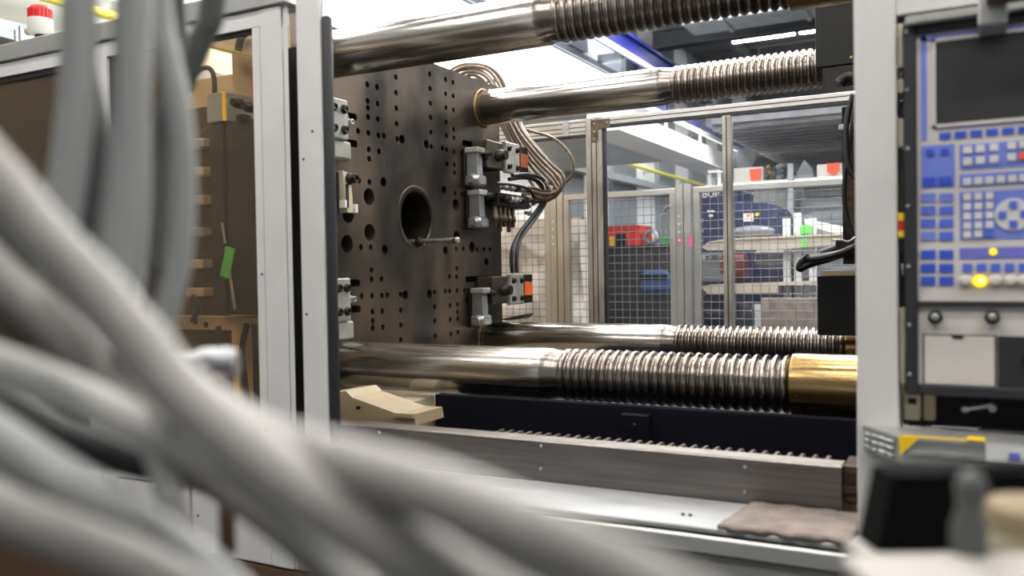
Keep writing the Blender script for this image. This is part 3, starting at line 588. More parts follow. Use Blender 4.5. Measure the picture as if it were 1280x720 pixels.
# cream bracket at the left end
CB = [(-2.1827, 2.62, 1.0912), (-2.1047, 2.62, 1.1013), (-2.0746, 2.62, 1.0784), (-1.8686, 2.62, 1.0303), (-1.794, 2.62, 1.032), (-1.7879, 2.62, 0.9914), (-2.1855, 2.62, 0.9856)]
t = thing('cream_bracket', 'sloping cream cast bracket at the left end of the rail', 'bracket', (-2.2, 2.7, .99))
part('casting', MB().prism([(p[0], p[2]) for p in CB], 'y', 2.60, 2.79), M['cream'], t)
part('rim', MB().prism([(CB[3][0]-.01, CB[3][2]+.004), (CB[4][0]+.004, CB[4][2]+.004), (CB[4][0]+.004, CB[4][2]-.012), (CB[3][0]-.01, CB[3][2]-.010)], 'y', 2.585, 2.60), M['cream'], t)
CS = (-2.0447, 2.6, 1.0435)
part('screw', bolt((CS[0], 2.60, CS[2]), (0,-1,0), .007, .01), M['darksteel'], t)
GB0 = (-2.1675, 2.95, 1.0382)
GB1 = (-2.0314, 2.95, 0.9859)
t = thing('grey_block', 'small light grey block below the lower front bar', 'block', ((GB0[0]+GB1[0])/2, 3, GB1[2]))
part('body', MB().box(GB0[0], GB1[0], 2.95, 3.1, .967, GB0[2]-.02, ch=.003), M['creamlight'], t)
part('screw', bolt((GB0[0]+.03, 2.95, GB0[2]-.018), (0,-1,0), .007, .006), M['darksteel'], t)
# platen carriage foot
t = thing('platen_shoe', 'cream sliding shoe carrying the drilled platen', 'machine shoe', (-2.7, 3.8, 0))
part('shoe_body', MB().box(-2.97, -1.95, 2.93, 4.8, .0, .965), M['shoe'], t)

# ------------------------------------------------------------------ fixed platen side, black boxes and cables on the right
t = thing('fixed_platen', 'dark fixed platen hidden behind the right guard post', 'machine platen', (.2, 3.867, 0))
part('plate', MB().box(.02, .45, 2.85, 4.85, .0, 2.75), M['darksteel'], t)
BX0 = (-0.6557, 4.35, 2.8029)
BX1 = (-0.4767, 4.35, 2.4887)
BX2 = (-0.6568, 4.35, 1.4974)
BX3 = (-0.4835, 4.35, 1.2132)
t = thing('guard_box', 'upper black box hanging at the end of the upper rear bar', 'machine box', ((BX0[0]+BX1[0])/2, 4.4, BX1[2]), 'black boxes on the fixed platen')
part('cover', MB().box(BX0[0], .019, 4.35, 4.47, BX1[2], BX0[2], ch=.004), M['black'], t)
part('under_bracket', MB().box(BX0[0]+.03, .019, 4.36, 4.46, BX1[2]-.10, BX1[2]-.001), M['darksteel'], t)
for z in (BX1[2]+.03,): part('screw', bolt((BX0[0]+.16, 4.35, z), (0,-1,0), .006, .005), M['brass'], t)
t = thing('guard_box', 'lower black box in front of the end of the lower rear bar', 'machine box', ((BX2[0]+BX3[0])/2, 4.4, BX3[2]), 'black boxes on the fixed platen')
part('cover', MB().box(BX2[0], .019, 4.35, 4.47, BX3[2], BX2[2], ch=.004), M['black'], t)
part('top_flange', MB().box(BX2[0]+.02, .019, 4.36, 4.46, BX2[2]+.001, BX2[2]+.025), M['cream'], t)
K1 = [(-0.4053, 4.3, 1.6974), (-0.4921, 4.3, 1.6188), (-0.5804, 4.3, 1.5836), (-0.6886, 4.3, 1.5517), (-0.7291, 4.3, 1.5333), (-0.7103, 4.3, 1.575), (-0.6448, 4.3, 1.585), (-0.5625, 4.3, 1.5982)]
solo('thick_cable', MB().tube(K1, .017, 10, 6), M['cable_black'], 'thick black cable folded into a loop above the lower black box', 'cable')
K2 = [(-0.3851, 4.262, 1.6592), (-0.4704, 4.262, 1.6325), (-0.533, 4.262, 1.6046), (-0.6106, 4.262, 1.584), (-0.6751, 4.262, 1.5779), (-0.6966, 4.262, 1.5935)]
solo('thick_cable', MB().tube(K2, .016, 10, 6), M['cable_black'], 'upper short black cable end above the lower black box', 'cable')
K3 = [(-0.485, 4.32, 2.3395), (-0.5066, 4.32, 2.2602), (-0.5179, 4.32, 2.1683), (-0.5153, 4.32, 2.0564), (-0.4984, 4.32, 1.9808), (-0.457, 4.32, 1.9409)]
solo('thick_cable', MB().tube(K3, .013, 10, 6), M['cable_black'], 'black cable arching down beside the right guard post', 'cable')
K4 = [(-0.4664, 4.34, 2.3334), (-0.4882, 4.34, 2.2242), (-0.5294, 4.34, 1.9284), (-0.52, 4.34, 1.7778), (-0.4927, 4.34, 1.6793)]
solo('thick_cable', MB().tube(K4, .010, 8, 6), M['cable_black'], 'thinner black cable hanging nearest the rear window edge', 'cable')
K5 = [(-0.5699, 4.28, 1.6654), (-0.5347, 4.28, 1.6643), (-0.5069, 4.28, 1.656), (-0.479, 4.28, 1.6736), (-0.4443, 4.28, 1.7055)]
solo('thin_cable', MB().tube(K5, .005, 6, 6), M['steel'], 'thin pale cable sagging above the folded black cable', 'cable')
KB0 = (-0.5514, 4.45, 2.2077)
KB1 = (-0.4739, 4.45, 1.5514)
t = thing('cable_guide', 'dark upright cable guide behind the right guard post', 'cable guide', (KB0[0], 4.5, KB1[2]))
part('guide_channel', MB().box(KB0[0], .019, 4.45, 4.52, KB1[2], KB0[2]+.1), M['black'], t)
KS = (-0.5308, 4.4, 2.2066)
part('guide_clip', MB().box(KS[0]-.03, .019, 4.40, 4.45, KS[2]-.012, KS[2]+.012), M['steel'], t)
KP0 = (-0.5255, 4.4, 1.9899)
KP1 = (-0.4674, 4.4, 1.7027)
part('olive_cover', MB().box(KP0[0], .019, 4.40, 4.45, KP1[2], KP0[2]), M['rust'], t)
KV = (-0.5366, 4.38, 1.6476)
t = thing('connector_plug', 'dark angled connector plug above the folded cable', 'connector', (KV[0], 4.4, KV[2]))
part('plug_body', MB().box(KV[0]-.04, .019, 4.38, 4.448, KV[2]-.045, KV[2]+.02, ch=.006), M['darksteel'], t)
part('plug_tip', MB().cyl((KV[0]-.04, 4.41, KV[2]-.02), (KV[0]-.11, 4.41, KV[2]-.045), .018, n=12), M['darksteel'], t)
VB = (-0.5029, 4.3, 2.4229)
t = thing('pipe_elbow', 'dark pipe elbow under the upper black box', 'pipe', (VB[0], 4.3, VB[2]))
part('elbow', MB().tube([(VB[0]-.04, 4.31, VB[2]-.03), (VB[0]+.0, 4.31, VB[2]), (VB[0]+.1, 4.31, VB[2]-.03), (.019, 4.31, VB[2]-.03)], .028, 12, 5), M['darksteel'], t)

# ------------------------------------------------------------------ right guard post and header
struct('trim_1', MB().box(-.2335, -.146, 2.10, 2.22, 0, 3.4, ch=.003), M['white'], 'white guard post between the machine opening and the control panel')
struct('trim_2', MB().box(-.1455, .9, 2.10, 2.22, 2.096, 3.4, ch=.003), M['white'], 'white sheet header above the control panel')
struct('trim_4', MB().box(.485, .9, 2.10, 2.22, 1.19, 2.094), M['white'], 'white guard sheet right of the control panel')
struct('trim_3', MB().box(-.1455, .9, 2.12, 2.22, .0, 1.17), M['white'], 'guard sheet below the control panel')

# ------------------------------------------------------------------ control panel
FR0 = (-0.1307, 2.1, 2.0903)
FR1 = (-0.1037, 2.1, 2.0863)
yf = 2.10
t = thing('control_panel', 'machine control panel with dark screen, blue keypad and black frame', 'control panel', (.15, 2.15, 1.262))
X0, XE, XI = -.131, .48, -.106
part('housing', MB().box(X0+.003, XE, yf+.02, yf+.12, 1.262, 2.078), M['black'], t)
fr = part('frame_left', MB().box(X0, XI, yf-.012, yf+.02, 1.262, 2.078, ch=.003), M['rubber'], t, 'black frame edge with screws')
SCR = [(-0.124, 2.09, 2.0556), (-0.1248, 2.09, 1.9286), (-0.1257, 2.09, 1.8013), (-0.1249, 2.09, 1.6752), (-0.1258, 2.09, 1.5436), (-0.1259, 2.09, 1.4151), (-0.1258, 2.09, 1.3057)]
for p in SCR: part('frame_screw', MB().lathe([(0, .0045), (.002, .0045), (.004, .002)], (X0+.0075, yf-.012, p[2]), (0,-1,0), 10), M['steel'], fr)
part('frame_top', MB().box(XI, XE, yf-.012, yf+.02, 2.048, 2.078, ch=.003), M['rubber'], t)
part('frame_top_trim', MB().box(X0+.005, XE, yf-.03, yf-.012, 2.066, 2.085, ch=.004), M['alu'], t)
part('frame_middle', MB().box(XI, XE, yf-.010, yf+.02, 1.455, 1.467), M['rubber'], t)
part('frame_bottom', MB().box(XI, XE, yf-.012, yf+.02, 1.262, 1.285, ch=.003), M['rubber'], t)
fp = part('face_plate', MB().box(XI, XE, yf, yf+.02, 1.467, 2.048), M['console'], t)
lp = part('switch_plate', MB().box(XI, XE, yf, yf+.02, 1.285, 1.455), M['console'], t)
def flat(name, q, m, parent, y0=yf, th=.003, ch=.0):
    return part(name, MB().box(q[0], q[1], y0-th, y0-.0001, q[2], q[3], ch=ch), m, parent)
SL = (-0.0967, -0.0857, 1.8172, 2.0462)
flat('blue_stripe', SL, M['padblue'], fp, th=.0015)
flat('blue_stripe', (SL[0], XE, 2.032, 2.043), M['violet'], fp, th=.0015)
SS = (-0.0679, 0.0974, 1.8498, 2.0275)
sc = flat('screen', (SS[0], XE-.09, SS[2], SS[3]), M['screen'], t, th=.002)
part('screen_bezel', MB().box(SS[0]-.007, SS[0], yf-.005, yf, SS[2]-.007, SS[3]+.007).box(SS[0]-.007, XE-.08, yf-.005, yf, SS[3], SS[3]+.007).box(SS[0]-.007, XE-.08, yf-.005, yf, SS[2]-.007, SS[2]), M['console'], t)
SLN = (-0.069, 0.097, 1.8394, 1.8429)
flat('violet_line', (SLN[0], XE-.09, SLN[2], SLN[3]), M['violet'], fp, th=.001)
FK = (-0.0617, -0.0393, 1.8171, 1.8309)
for k in range(14): flat('function_key', (FK[0]+k*.0295, FK[1]+k*.0295, FK[2], FK[3]), M['keyblue'], fp)
P1 = (-0.0978, -0.0324, 1.7127, 1.8062)
pd = flat('left_keypad', P1, M['padblue'], t, th=.0015)
P1K = [(-0.0882, -0.0725, 1.7832, 1.7971), (-0.0592, -0.0437, 1.7827, 1.7965), (-0.0949, -0.0697, 1.719, 1.7364), (-0.0635, -0.0387, 1.7188, 1.7361)]
for q in P1K: flat('key', q, M['keyblue'], pd, th=.004)
LK = [(-0.0983, -0.0699, 1.6834, 1.7025), (-0.0629, -0.0351, 1.6816, 1.7005), (-0.0985, -0.0701, 1.6555, 1.6747), (-0.0631, -0.0352, 1.6539, 1.6729), (-0.0986, -0.0703, 1.6276, 1.6468), (-0.0632, -0.0354, 1.6262, 1.6453), (-0.0988, -0.0704, 1.5997, 1.6189), (-0.0634, -0.0355, 1.5986, 1.6176), (-0.0991, -0.0707, 1.5595, 1.5787), (-0.0636, -0.0358, 1.5587, 1.5778), (-0.0993, -0.0709, 1.5298, 1.549), (-0.0638, -0.0359, 1.5293, 1.5483), (-0.0994, -0.071, 1.5018, 1.521), (-0.064, -0.0361, 1.5015, 1.5206)]
for i, q in enumerate(LK): flat('soft_key', q, M['padblue'] if i < 8 and i % 8 in (0, 1, 6) else (M['paddark'] if i < 8 else M['keyblue']), fp)
A1 = (-0.023, 0.0968, 1.748, 1.8028)
A2 = (-0.0233, 0.0966, 1.712, 1.7394)
A3 = (-0.0235, 0.0963, 1.5986, 1.7017)
A4 = (-0.0242, 0.096, 1.5573, 1.5814)
for a, m, nm in ((A1, M['padblue'], 'upper_keypad'), (A2, M['padblue'], 'middle_keypad'), (A3, M['padblue'], 'number_keypad'), (A4, M['violet'], 'indicator_strip')):
    flat(nm, (a[0], XE-.05, a[2], a[3]), m, t, th=.0015)
K1L = [(-0.0162, 0.0005, 1.7828, 1.7981), (-0.0163, 0.0004, 1.758, 1.7734), (0.008, 0.0245, 1.7836, 1.7988), (0.0079, 0.0244, 1.759, 1.7743), (0.0334, 0.0496, 1.7845, 1.7996), (0.0333, 0.0495, 1.7601, 1.7752), (0.0658, 0.0817, 1.7856, 1.8006), (0.0657, 0.0816, 1.7614, 1.7764), (0.0875, 0.1033, 1.7864, 1.8013), (0.0874, 0.1032, 1.7623, 1.7772), (0.109, 0.1247, 1.7871, 1.802), (0.1089, 0.1246, 1.7632, 1.778), (-0.0169, -0.001, 1.7153, 1.7307), (0.0043, 0.02, 1.7157, 1.731), (0.0253, 0.0409, 1.7161, 1.7313), (0.046, 0.0614, 1.7165, 1.7316), (0.0673, 0.0825, 1.7169, 1.7319), (0.0876, 0.1027, 1.7172, 1.7322), (0.1077, 0.1226, 1.7176, 1.7325), (-0.0163, -0.0019, 1.6833, 1.6978), (-0.0164, -0.002, 1.6628, 1.6773), (-0.0165, -0.0021, 1.6422, 1.6568), (-0.0167, -0.0022, 1.6217, 1.6363), (-0.0168, -0.0023, 1.6029, 1.6174), (0.0049, 0.0191, 1.6834, 1.6978), (0.0048, 0.019, 1.663, 1.6774), (0.0047, 0.0189, 1.6425, 1.657), (0.0046, 0.0188, 1.6221, 1.6366), (0.0045, 0.0187, 1.6034, 1.6179), (0.0259, 0.04, 1.6835, 1.6978), (0.0258, 0.0399, 1.6632, 1.6775), (0.0257, 0.0398, 1.6428, 1.6572), (0.0256, 0.0397, 1.6225, 1.6369), (0.0255, 0.0396, 1.6039, 1.6183)]
for i, q in enumerate(K1L):
    m = M['keylight']
    if i == 9: m = M['orangered']
    if i == len(K1L)-1: m = M['paddark']
    flat('key', q, m, t, y0=yf-.0015, th=.004)
DP = (0.0761, 2.1, 1.6491)
dp = part('direction_pad', MB().lathe([(0, .034), (.003, .034)], (DP[0], yf-.0015, DP[2]), (0,-1,0), 32), M['keylight'], t)
for dx, dz in ((0, .02), (0, -.02), (.02, 0), (-.02, 0)):
    part('arrow_key', MB().box(DP[0]+dx-.0075, DP[0]+dx+.0075, yf-.008, yf-.0046, DP[2]+dz-.0075, DP[2]+dz+.0075), M['paddark'], dp)
LD = (0.039, 2.1, 1.5721)
part('lit_led', MB().lathe([(0, .0075), (.003, .0075), (.006, .004)], (LD[0], yf-.0015, LD[2]), (0,-1,0), 14), M['led'], t, 'small lit yellow lamp')
RK = [(-0.0183, -0.0001, 1.5287, 1.5476), (0.0082, 0.0262, 1.5287, 1.5474), (0.0344, 0.0522, 1.5286, 1.5472), (0.0602, 0.0778, 1.5285, 1.547), (0.0857, 0.103, 1.5285, 1.5469), (0.1102, 0.1273, 1.5284, 1.5467)]
for q in RK: flat('row_key', q, M['paddark'], t, y0=yf, th=.004)
RL = [(-0.0139, 2.1, 1.5107), (0.0141, 2.1, 1.5105), (0.0424, 2.1, 1.5102), (0.0711, 2.1, 1.51), (0.0957, 2.1, 1.5098), (0.1215, 2.1, 1.5095)]
for i, p in enumerate(RL):
    q = part('push_lamp', MB().lathe([(0, .0135), (.004, .0135), (.009, .011), (.011, .006)], (p[0], yf, p[2]), (0,-1,0), 20), M['led'] if i == 1 else M['console'], t, 'lit yellow push lamp' if i == 1 else None)
    if i == 1: part('lamp_core', MB().lathe([(0, .006), (.003, .004)], (p[0]+.002, yf-.011, p[2]+.002), (0,-1,0), 12), M['ledhot'], q)
KN = [(-0.0716, 2.08, 1.4321), (0.0365, 2.08, 1.4333)]
for p in KN:
    kb = part('key_switch', MB().lathe([(0, .011), (.006, .011), (.008, .0145), (.02, .0145), (.026, .008)], (p[0], yf, p[2]), (0,-1,0), 22), M['darksteel'], t, 'dark round knob')
    part('knob_cap', MB().ball((p[0], yf-.028, p[2]+.002), .009), M['steel'], kb)
    part('legend', MB().box(p[0]-.006, p[0]+.004, yf-.0008, yf-.0001, p[2]+.024, p[2]+.0265).box(p[0]+.02, p[0]+.034, yf-.0008, yf-.0001, p[2]+.022, p[2]+.0245).box(p[0]-.004, p[0]+.004, yf-.0008, yf-.0001, p[2]-.0235, p[2]-.0215), M['padblue'], kb)
FPQ = (-0.0939, 0.0409, 1.2812, 1.3921)
flap = part('flap', MB().box(FPQ[0], FPQ[1], yf-.005, yf-.0005, 1.286, FPQ[3], ch=.001), M['console'], t)
part('flap_gap', MB().box(FPQ[0]-.003, FPQ[0], yf-.003, yf-.0001, 1.286, FPQ[3]+.003).box(FPQ[0]-.003, FPQ[1]+.003, yf-.003, yf-.0001, FPQ[3], FPQ[3]+.003).box(FPQ[1], FPQ[1]+.003, yf-.003, yf-.0001, 1.286, FPQ[3]+.003), M['cabinet'], flap)
FN = (-0.0283, 2.1, 1.39)
part('finger_notch', MB().prism([(FN[0]-.013, FPQ[3]), (FN[0]+.013, FPQ[3]), (FN[0]+.009, FPQ[3]-.006), (FN[0]-.009, FPQ[3]-.006)], 'y', yf-.0065, yf-.0045), M['black'], flap)
BXQ = (0.0471, 2.1, 1.3933)
bb = part('port_box', MB().box(BXQ[0], XE-.1, yf-.008, yf-.0005, 1.286, BXQ[2]), M['rubber'], t, 'dark port cover')
part('port', MB().lathe([(0, .02), (.006, .02), (.006, .012), (.002, .012)], (BXQ[0]+.065, yf-.008, 1.345), (0,-1,0), 20), M['black'], bb)
# side pieces between post and frame
t = thing('hinge_lugs', 'cream hinge lugs on the left edge of the control panel', 'hinge', (-.139, 2.12, 1.3))
HG = [(-0.1421, -0.1295, 1.9834, 2.0815), (-0.1429, -0.1302, 1.9271, 1.9588), (-0.1436, -0.1309, 1.8074, 1.8709), (-0.1449, -0.1336, 1.4249, 1.4515), (-0.1434, -0.1326, 1.2824, 1.4249)]
for q in HG: part('lug', MB().box(-.1445, -.1325, 2.108, 2.14, q[2], q[3], ch=.002), M['creamlight'], t)
ES = [(-0.1418, -0.1321, 1.6448, 1.6625), (-0.1419, -0.1323, 1.6236, 1.6448), (-0.142, -0.1324, 1.6076, 1.6236)]
t = thing('stop_switch', 'small red and yellow switch squeezed beside the control panel', 'switch', (-.139, 2.11, ES[2][2]))
for q, m in zip(ES, ('yellow', 'red', 'yellow')): part('switch_band', MB().box(-.1445, -.1325, 2.100, 2.107, q[2], q[3], ch=.001), M[m], t, m+' band')
# lower recess
t = thing('recess_box', 'dark recess with cream blocks below the control panel', 'machine recess', (.1, 2.16, 1.17))
part('back', MB().box(-.1455, .9, 2.26, 2.28, 1.17, 2.09), M['black'], t)
part('cream_block', MB().box(-.14, -.105, 2.15, 2.2, 1.195, 1.255, ch=.003), M['creamlight'], t)
part('cream_block', MB().box(-.10, -.075, 2.16, 2.2, 1.195, 1.258, ch=.003), M['cream'], t)
part('block_window', MB().box(-.13, -.113, 2.147, 2.15, 1.232, 1.245), M['black'], t)
LV = [(-0.0155, 2.12, 1.2318), (0.0182, 2.12, 1.239), (0.0364, 2.12, 1.2453)]
solo('lever', MB().tube(LV, .005, 8, 4).ball(LV[0], .009).cyl((LV[2][0], 2.12, LV[2][2]-.01), (LV[2][0], 2.2, LV[2][2]-.01), .008, n=10), M['steel'], 'small bright lever in the dark recess under the control panel', 'lever')
# console handle at the top right
HN0 = (0.0124, 1.98, 2.0358)
HN1 = (0.0335, 1.9, 2.0372)
t = thing('lamp_bracket', 'blurred grey bracket with a brown bar above the screen', 'bracket', (HN0[0]+.03, 2.0, HN0[2]))
part('bracket_block', MB().box(HN0[0], HN0[0]+.052, 1.97, 2.069, HN0[2]-.016, HN0[2]+.045, ch=.004), M['alu'], t)
part('bar', MB().cyl((HN0[0]+.015, 1.95, HN0[2]+.032), (HN0[0]+.3, 1.95, HN0[2]+.032), .016, n=14), M['rack'], t)

# ledge below the control panel
t = thing('panel_ledge', 'silver ledge with chamfered grooved corner under the control panel', 'ledge', (.15, 2.0, 1.13))
plan = [(-.222, 2.099), (-.135, 1.985), (.9, 1.985), (.9, 2.099)]
part('top_plate', MB().prism(plan, 'z', 1.178, 1.186), M['alu'], t)
part('front_profile', MB().prism([(-.218, 2.098), (-.132, 1.99), (.9, 1.99), (.9, 2.098)], 'z', 1.128, 1.178), M['alu'], t)
part('front_groove', MB().box(-.118, .9, 1.984, 1.9895, 1.150, 1.158), M['aluworn'], t)
nrm = Vector((-.108, -.086, 0)).normalized(); along = Vector((.086, -.108, 0)).normalized()
for i in range(4):
    for j in range(3):
        c = Vector((-.218, 2.098, 1.138+j*.015))+along*(.018+i*.028)+nrm*.003
        q = Matrix.Translation(c) @ Matrix.Rotation(math.atan2(along.y, along.x), 4, 'Z')
        part('corner_rib', MB().box(-.0115, .0115, -.004, .004, -.005, .005, m=q, ch=.0015), M['steel'], t)
t = thing('yellow_tape', 'yellow marking tape stuck along the ledge edge', 'tape', (-.05, 1.99, 1.187))
part('tape_strip', MB().box(-.13, -.005, 1.986, 1.999, 1.1862, 1.1875), M['yellow'], t)
part('tape_fold', MB().add([(-.140, 1.983, 1.1868), (-.098, 1.9825, 1.1868), (-.134, 1.9815, 1.150), (-.136, 1.9815, 1.148)], [(0,1,2,3)]).add([(-.140, 1.9838, 1.1868), (-.098, 1.9838, 1.1868), (-.134, 1.9825, 1.150), (-.136, 1.9825, 1.148)], [(3,2,1,0)]), M['yellow'], t)
part('tape_knot', MB().box(-.012, .022, 1.980, 2.012, 1.1862, 1.193, ch=.003), M['yellow'], t)
part('white_label', MB().box(.022, .30, 1.9815, 1.9838, 1.150, 1.184), M['whitepl'], t, 'white label strip')
part('label_window', MB().box(.062, .082, 1.979, 1.9812, 1.156, 1.170), M['violet'], t)
part('tape_end', MB().box(.118, .15, 1.979, 1.9812, 1.152, 1.183), M['yellow'], t)

# ------------------------------------------------------------------ left sliding door, door post, lower sheets
def screw(p, parent): part('screw', MB().lathe([(0, .0042), (.002, .0042), (.003, .002)], p, (0,-1,0), 8), M['darksteel'], parent)
t = thing('sliding_door', 'white framed sliding guard door with amber window', 'door', (-2.4, 2.1, .6))
part('right_stile', MB().box(-2.022, -1.931, 2.10, 2.112, .60, 2.402, ch=.004), M['white'], t)
part('stile_side', MB().box(-1.931, -1.911, 2.108, 2.112, .60, 3.2, ch=.002), M['white'], t)
part('glazing_bead', MB().box(-2.056, -2.0235, 2.103, 2.135, .95, 2.347), M['white'], t)
part('top_rail', MB().box(-2.83, -1.931, 2.102, 2.14, 2.348, 2.400), M['white'], t)
part('left_stile', MB().box(-2.83, -2.762, 2.10, 2.14, .60, 2.347), M['white'], t)
part('bottom_rail', MB().box(-2.762, -2.0235, 2.102, 2.14, .82, .95), M['white'], t)
part('seal', MB().box(-2.762, -2.056, 2.112, 2.128, 2.334, 2.348).box(-2.064, -2.056, 2.112, 2.128, .95, 2.348).box(-2.762, -2.752, 2.112, 2.128, .95, 2.348), M['rubber'], t)
part('window_pane', MB().box(-2.754, -2.062, 2.117, 2.121, .952, 2.340), M['amber'], t, 'amber tinted pane')
DS = [(-2.033, 2.1, 1.5498), (-1.9936, 2.1, 1.9422)]
screw((DS[0][0], 2.10, DS[0][2]), t)
lowp = part('lower_sheet', MB().box(-2.762, -2.40, 2.104, 2.13, .60, .815, ch=.003), M['white'], t)
lowp = part('lower_sheet', MB().box(-2.385, -2.0235, 2.104, 2.13, .60, .815, ch=.003), M['white'], t)
LS = [(-2.0827, 2.1, 0.7275), (-2.0095, 2.1, 0.7261), (-2.3558, 2.1, 0.7242)]
for p in LS: screw((p[0], 2.104, p[2]), t)
t = thing('side_guard', 'left side guard with amber window at the picture edge', 'guard panel', (-3.4, 2.1, .6))
part('top_rail', MB().box(-4.2, -2.833, 2.102, 2.14, 2.348, 2.400), M['white'], t)
part('right_stile', MB().box(-2.905, -2.833, 2.10, 2.14, .60, 2.347), M['white'], t)
part('window_pane', MB().box(-4.2, -2.907, 2.117, 2.121, .95, 2.347), M['amber'], t, 'amber tinted pane')
part('seal', MB().box(-4.2, -2.907, 2.110, 2.130, 2.330, 2.348), M['rubber'], t)
part('lower_sheet', MB().box(-4.2, -2.907, 2.104, 2.13, .60, .95), M['white'], t)
solo('top_beam', MB().box(-4.2, -1.90, 2.09, 2.2, 2.404, 2.470, ch=.003), M['alu'], 'grey door beam above the amber windows', 'beam')
t = thing('door_post', 'white leading door post with a black rubber edge', 'door post', (-1.82, 2.2, .6))
part('post', MB().box(-1.874, -1.778, 2.104, 2.15, .60, 3.2, ch=.005), M['white'], t)
part('rubber_edge', MB().lathe([(.62, .015), (.622, .0165), (2.338, .0165), (2.344, .014)], (-1.764, 2.125, 0), (0,0,1), 16), M['rubber'], t, 'black rubber closing edge')
part('post_edge', MB().box(-1.7779, -1.7755, 2.118, 2.15, .60, 3.2), M['alu'], t)
PS = [(-1.8511, 2.1, 1.9085), (-1.8518, 2.1, 1.4218), (-1.8132, 2.1, 1.9925)]
for i, p in enumerate(PS): screw((p[0], 2.104, p[2]), t)
solo('gap_seal', MB().box(-2.02, -1.90, 2.155, 2.19, .6, 2.28), M['black'], 'dark gap strip between door stile and door post', 'seal')
t = thing('front_skirt', 'grey lower front sheet under the door track', 'machine panel', (-1.2, 2.1, .6))
part('skirt_sheet', MB().box(-1.915, -.236, 2.104, 2.13, .60, .838, ch=.003), M['skirt'], t)
t = thing('base_channel', 'brown base channel along the foot of the front sheets', 'base', (-2.2, 2.15, .0))
part('channel', MB().box(-4.2, -.236, 2.10, 2.2, .0, .592), M['hose_brown'], t)

# signal lamp on top of the beam
BC = (-3.4345, 2.3, 2.5511)
BCt = (-3.4286, 2.3, 2.6831)
t = thing('signal_lamp', 'red and white signal beacon standing on the door beam', 'beacon', (BC[0], 2.17, 2.458))
zb = 2.4705; bx = BC[0]+.08; by = 2.17
BW = (-3.1552, 2.17, 2.5136)
BW0 = (-3.3248, 2.17, 2.538)
BZ = [(-3.2348, 2.17, 2.619), (-3.2371, 2.17, 2.5693), (-3.2389, 2.17, 2.5288), (-3.2401, 2.17, 2.5008)]
bx = (BW[0]+BW0[0])/2; br = .047
part('stand', MB().cyl((bx+.0, by, zb), (bx, by, BZ[2][2]-.01), br*.45, n=18), M['darksteel'], t)
part('white_base', MB().lathe([(BZ[2][2]-.022, br*.8), (BZ[2][2]-.012, br*.98), (BZ[1][2], br*.98)], (bx, by, 0), (0,0,1), 24), M['whitepl'], t, 'white base')
dm = [(BZ[1][2], br*.86)]
part('red_dome', MB().lathe([(BZ[1][2], br*.88), (BZ[0][2]-.012, br*.84), (BZ[0][2], br*.7), (BZ[0][2]+.002, .01)], (bx, by, 0), (0,0,1), 24), M['red'], t, 'red ribbed dome')
for k in range(18):
    a = 2*PI*k/18
    part('dome_rib', MB().box(bx+br*.86*math.cos(a)-.003, bx+br*.86*math.cos(a)+.003, by+br*.86*math.sin(a)-.003, by+br*.86*math.sin(a)+.003, BZ[1][2], BZ[0][2]-.012), M['red'], t)
part('stay', MB().box(bx-.13, bx-.118, by-.006, by+.006, zb, BZ[1][2]-.01).box(bx-.16, bx-.15, by-.006, by+.006, zb, BZ[1][2]-.02), M['steel'], t)
part('gland', MB().ball((bx-br*.9, by-.02, BZ[2][2]-.005), .017), M['cream'], t)
RT = (-2.8404, 2.17, 2.5217)
t = thing('red_tag', 'small red and white tag on the door beam', 'tag', (RT[0], 2.15, 2.458))
part('tag_red', MB().box(RT[0]-.03, RT[0]+.02, 2.14, 2.17, 2.4705, 2.481), M['red'], t)
part('tag_white', MB().box(RT[0]-.01, RT[0]+.035, 2.135, 2.138, 2.4705, 2.488), M['whitepl'], t)

# ------------------------------------------------------------------ clamping unit behind the amber windows
t = thing('clamping_unit', 'cream clamping unit housing behind the amber windows', 'machine housing', (-3.6, 3.8, 0))
part('back_wall', MB().box(-5.2, -3.0, 4.3, 4.4, .0, 2.9), M['cream'], t)
part('lower_body', MB().box(-5.2, -3.12, 2.9, 4.3, .0, .95), M['cream'], t)
LB0 = (-3.0946, 2.75, 1.3652)
LB1 = (-2.656, 2.75, 1.3086)
lbm = part('cross_bar', MB().box(-4.6, -2.66, 2.75, 2.85, LB1[2], LB0[2]), M['cream'], t)
LH = [(-3.0651, 2.75, 1.3441), (-3.0008, 2.75, 1.3307)]
for p in LH: part('bar_hole', MB().cyl((p[0], 2.749, p[2]), (p[0], 2.752, p[2]), .014, n=16), M['hole'], lbm)
CAB = [-5.6703, -5.3581, -5.3171, -5.228, -4.5681]
CABZ = [2.8053, 2.7712, 2.7322, 2.703]
part('side_column', MB().box(CAB[0], CAB[1], 3.4, 3.5, .951, 2.9), M['creamlight'], t)
part('dark_seam', MB().box(CAB[1], CAB[2], 3.42, 3.5, .951, 2.9), M['black'], t)
part('upright_frame', MB().box(CAB[2], CAB[3], 3.4, 3.5, .951, 2.9), M['paleframe'], t)
for k in (0, 2): part('frame_bar', MB().box(CAB[3], -4.0, 3.41, 3.5, CABZ[k+1], CABZ[k]), M['paleframe'], t)
part('inner_panel', MB().box(CAB[3], -4.0, 3.47, 3.5, .951, 2.9), M['brownpanel'], t)
DB0 = (-2.9028, 2.7, 2.2011)
DB1 = (-2.6063, 2.7, 1.3597)
DBt = (-2.8985, 2.7, 2.3276)
t = thing('valve_box', 'dark tall valve box with a grey top behind the amber window', 'machine box', ((DB0[0]+DB1[0])/2, 2.8, DB1[2]))
part('dark_cover', MB().box(DB0[0], DB1[0], 2.7, 2.90, DB1[2]+.02, DB0[2], ch=.005), M['cabinet'], t)
part('grey_top', MB().box(DB0[0], DB0[0]+.12, 2.69, 2.90, DB0[2]+.001, DBt[2], ch=.004), M['duct'], t)
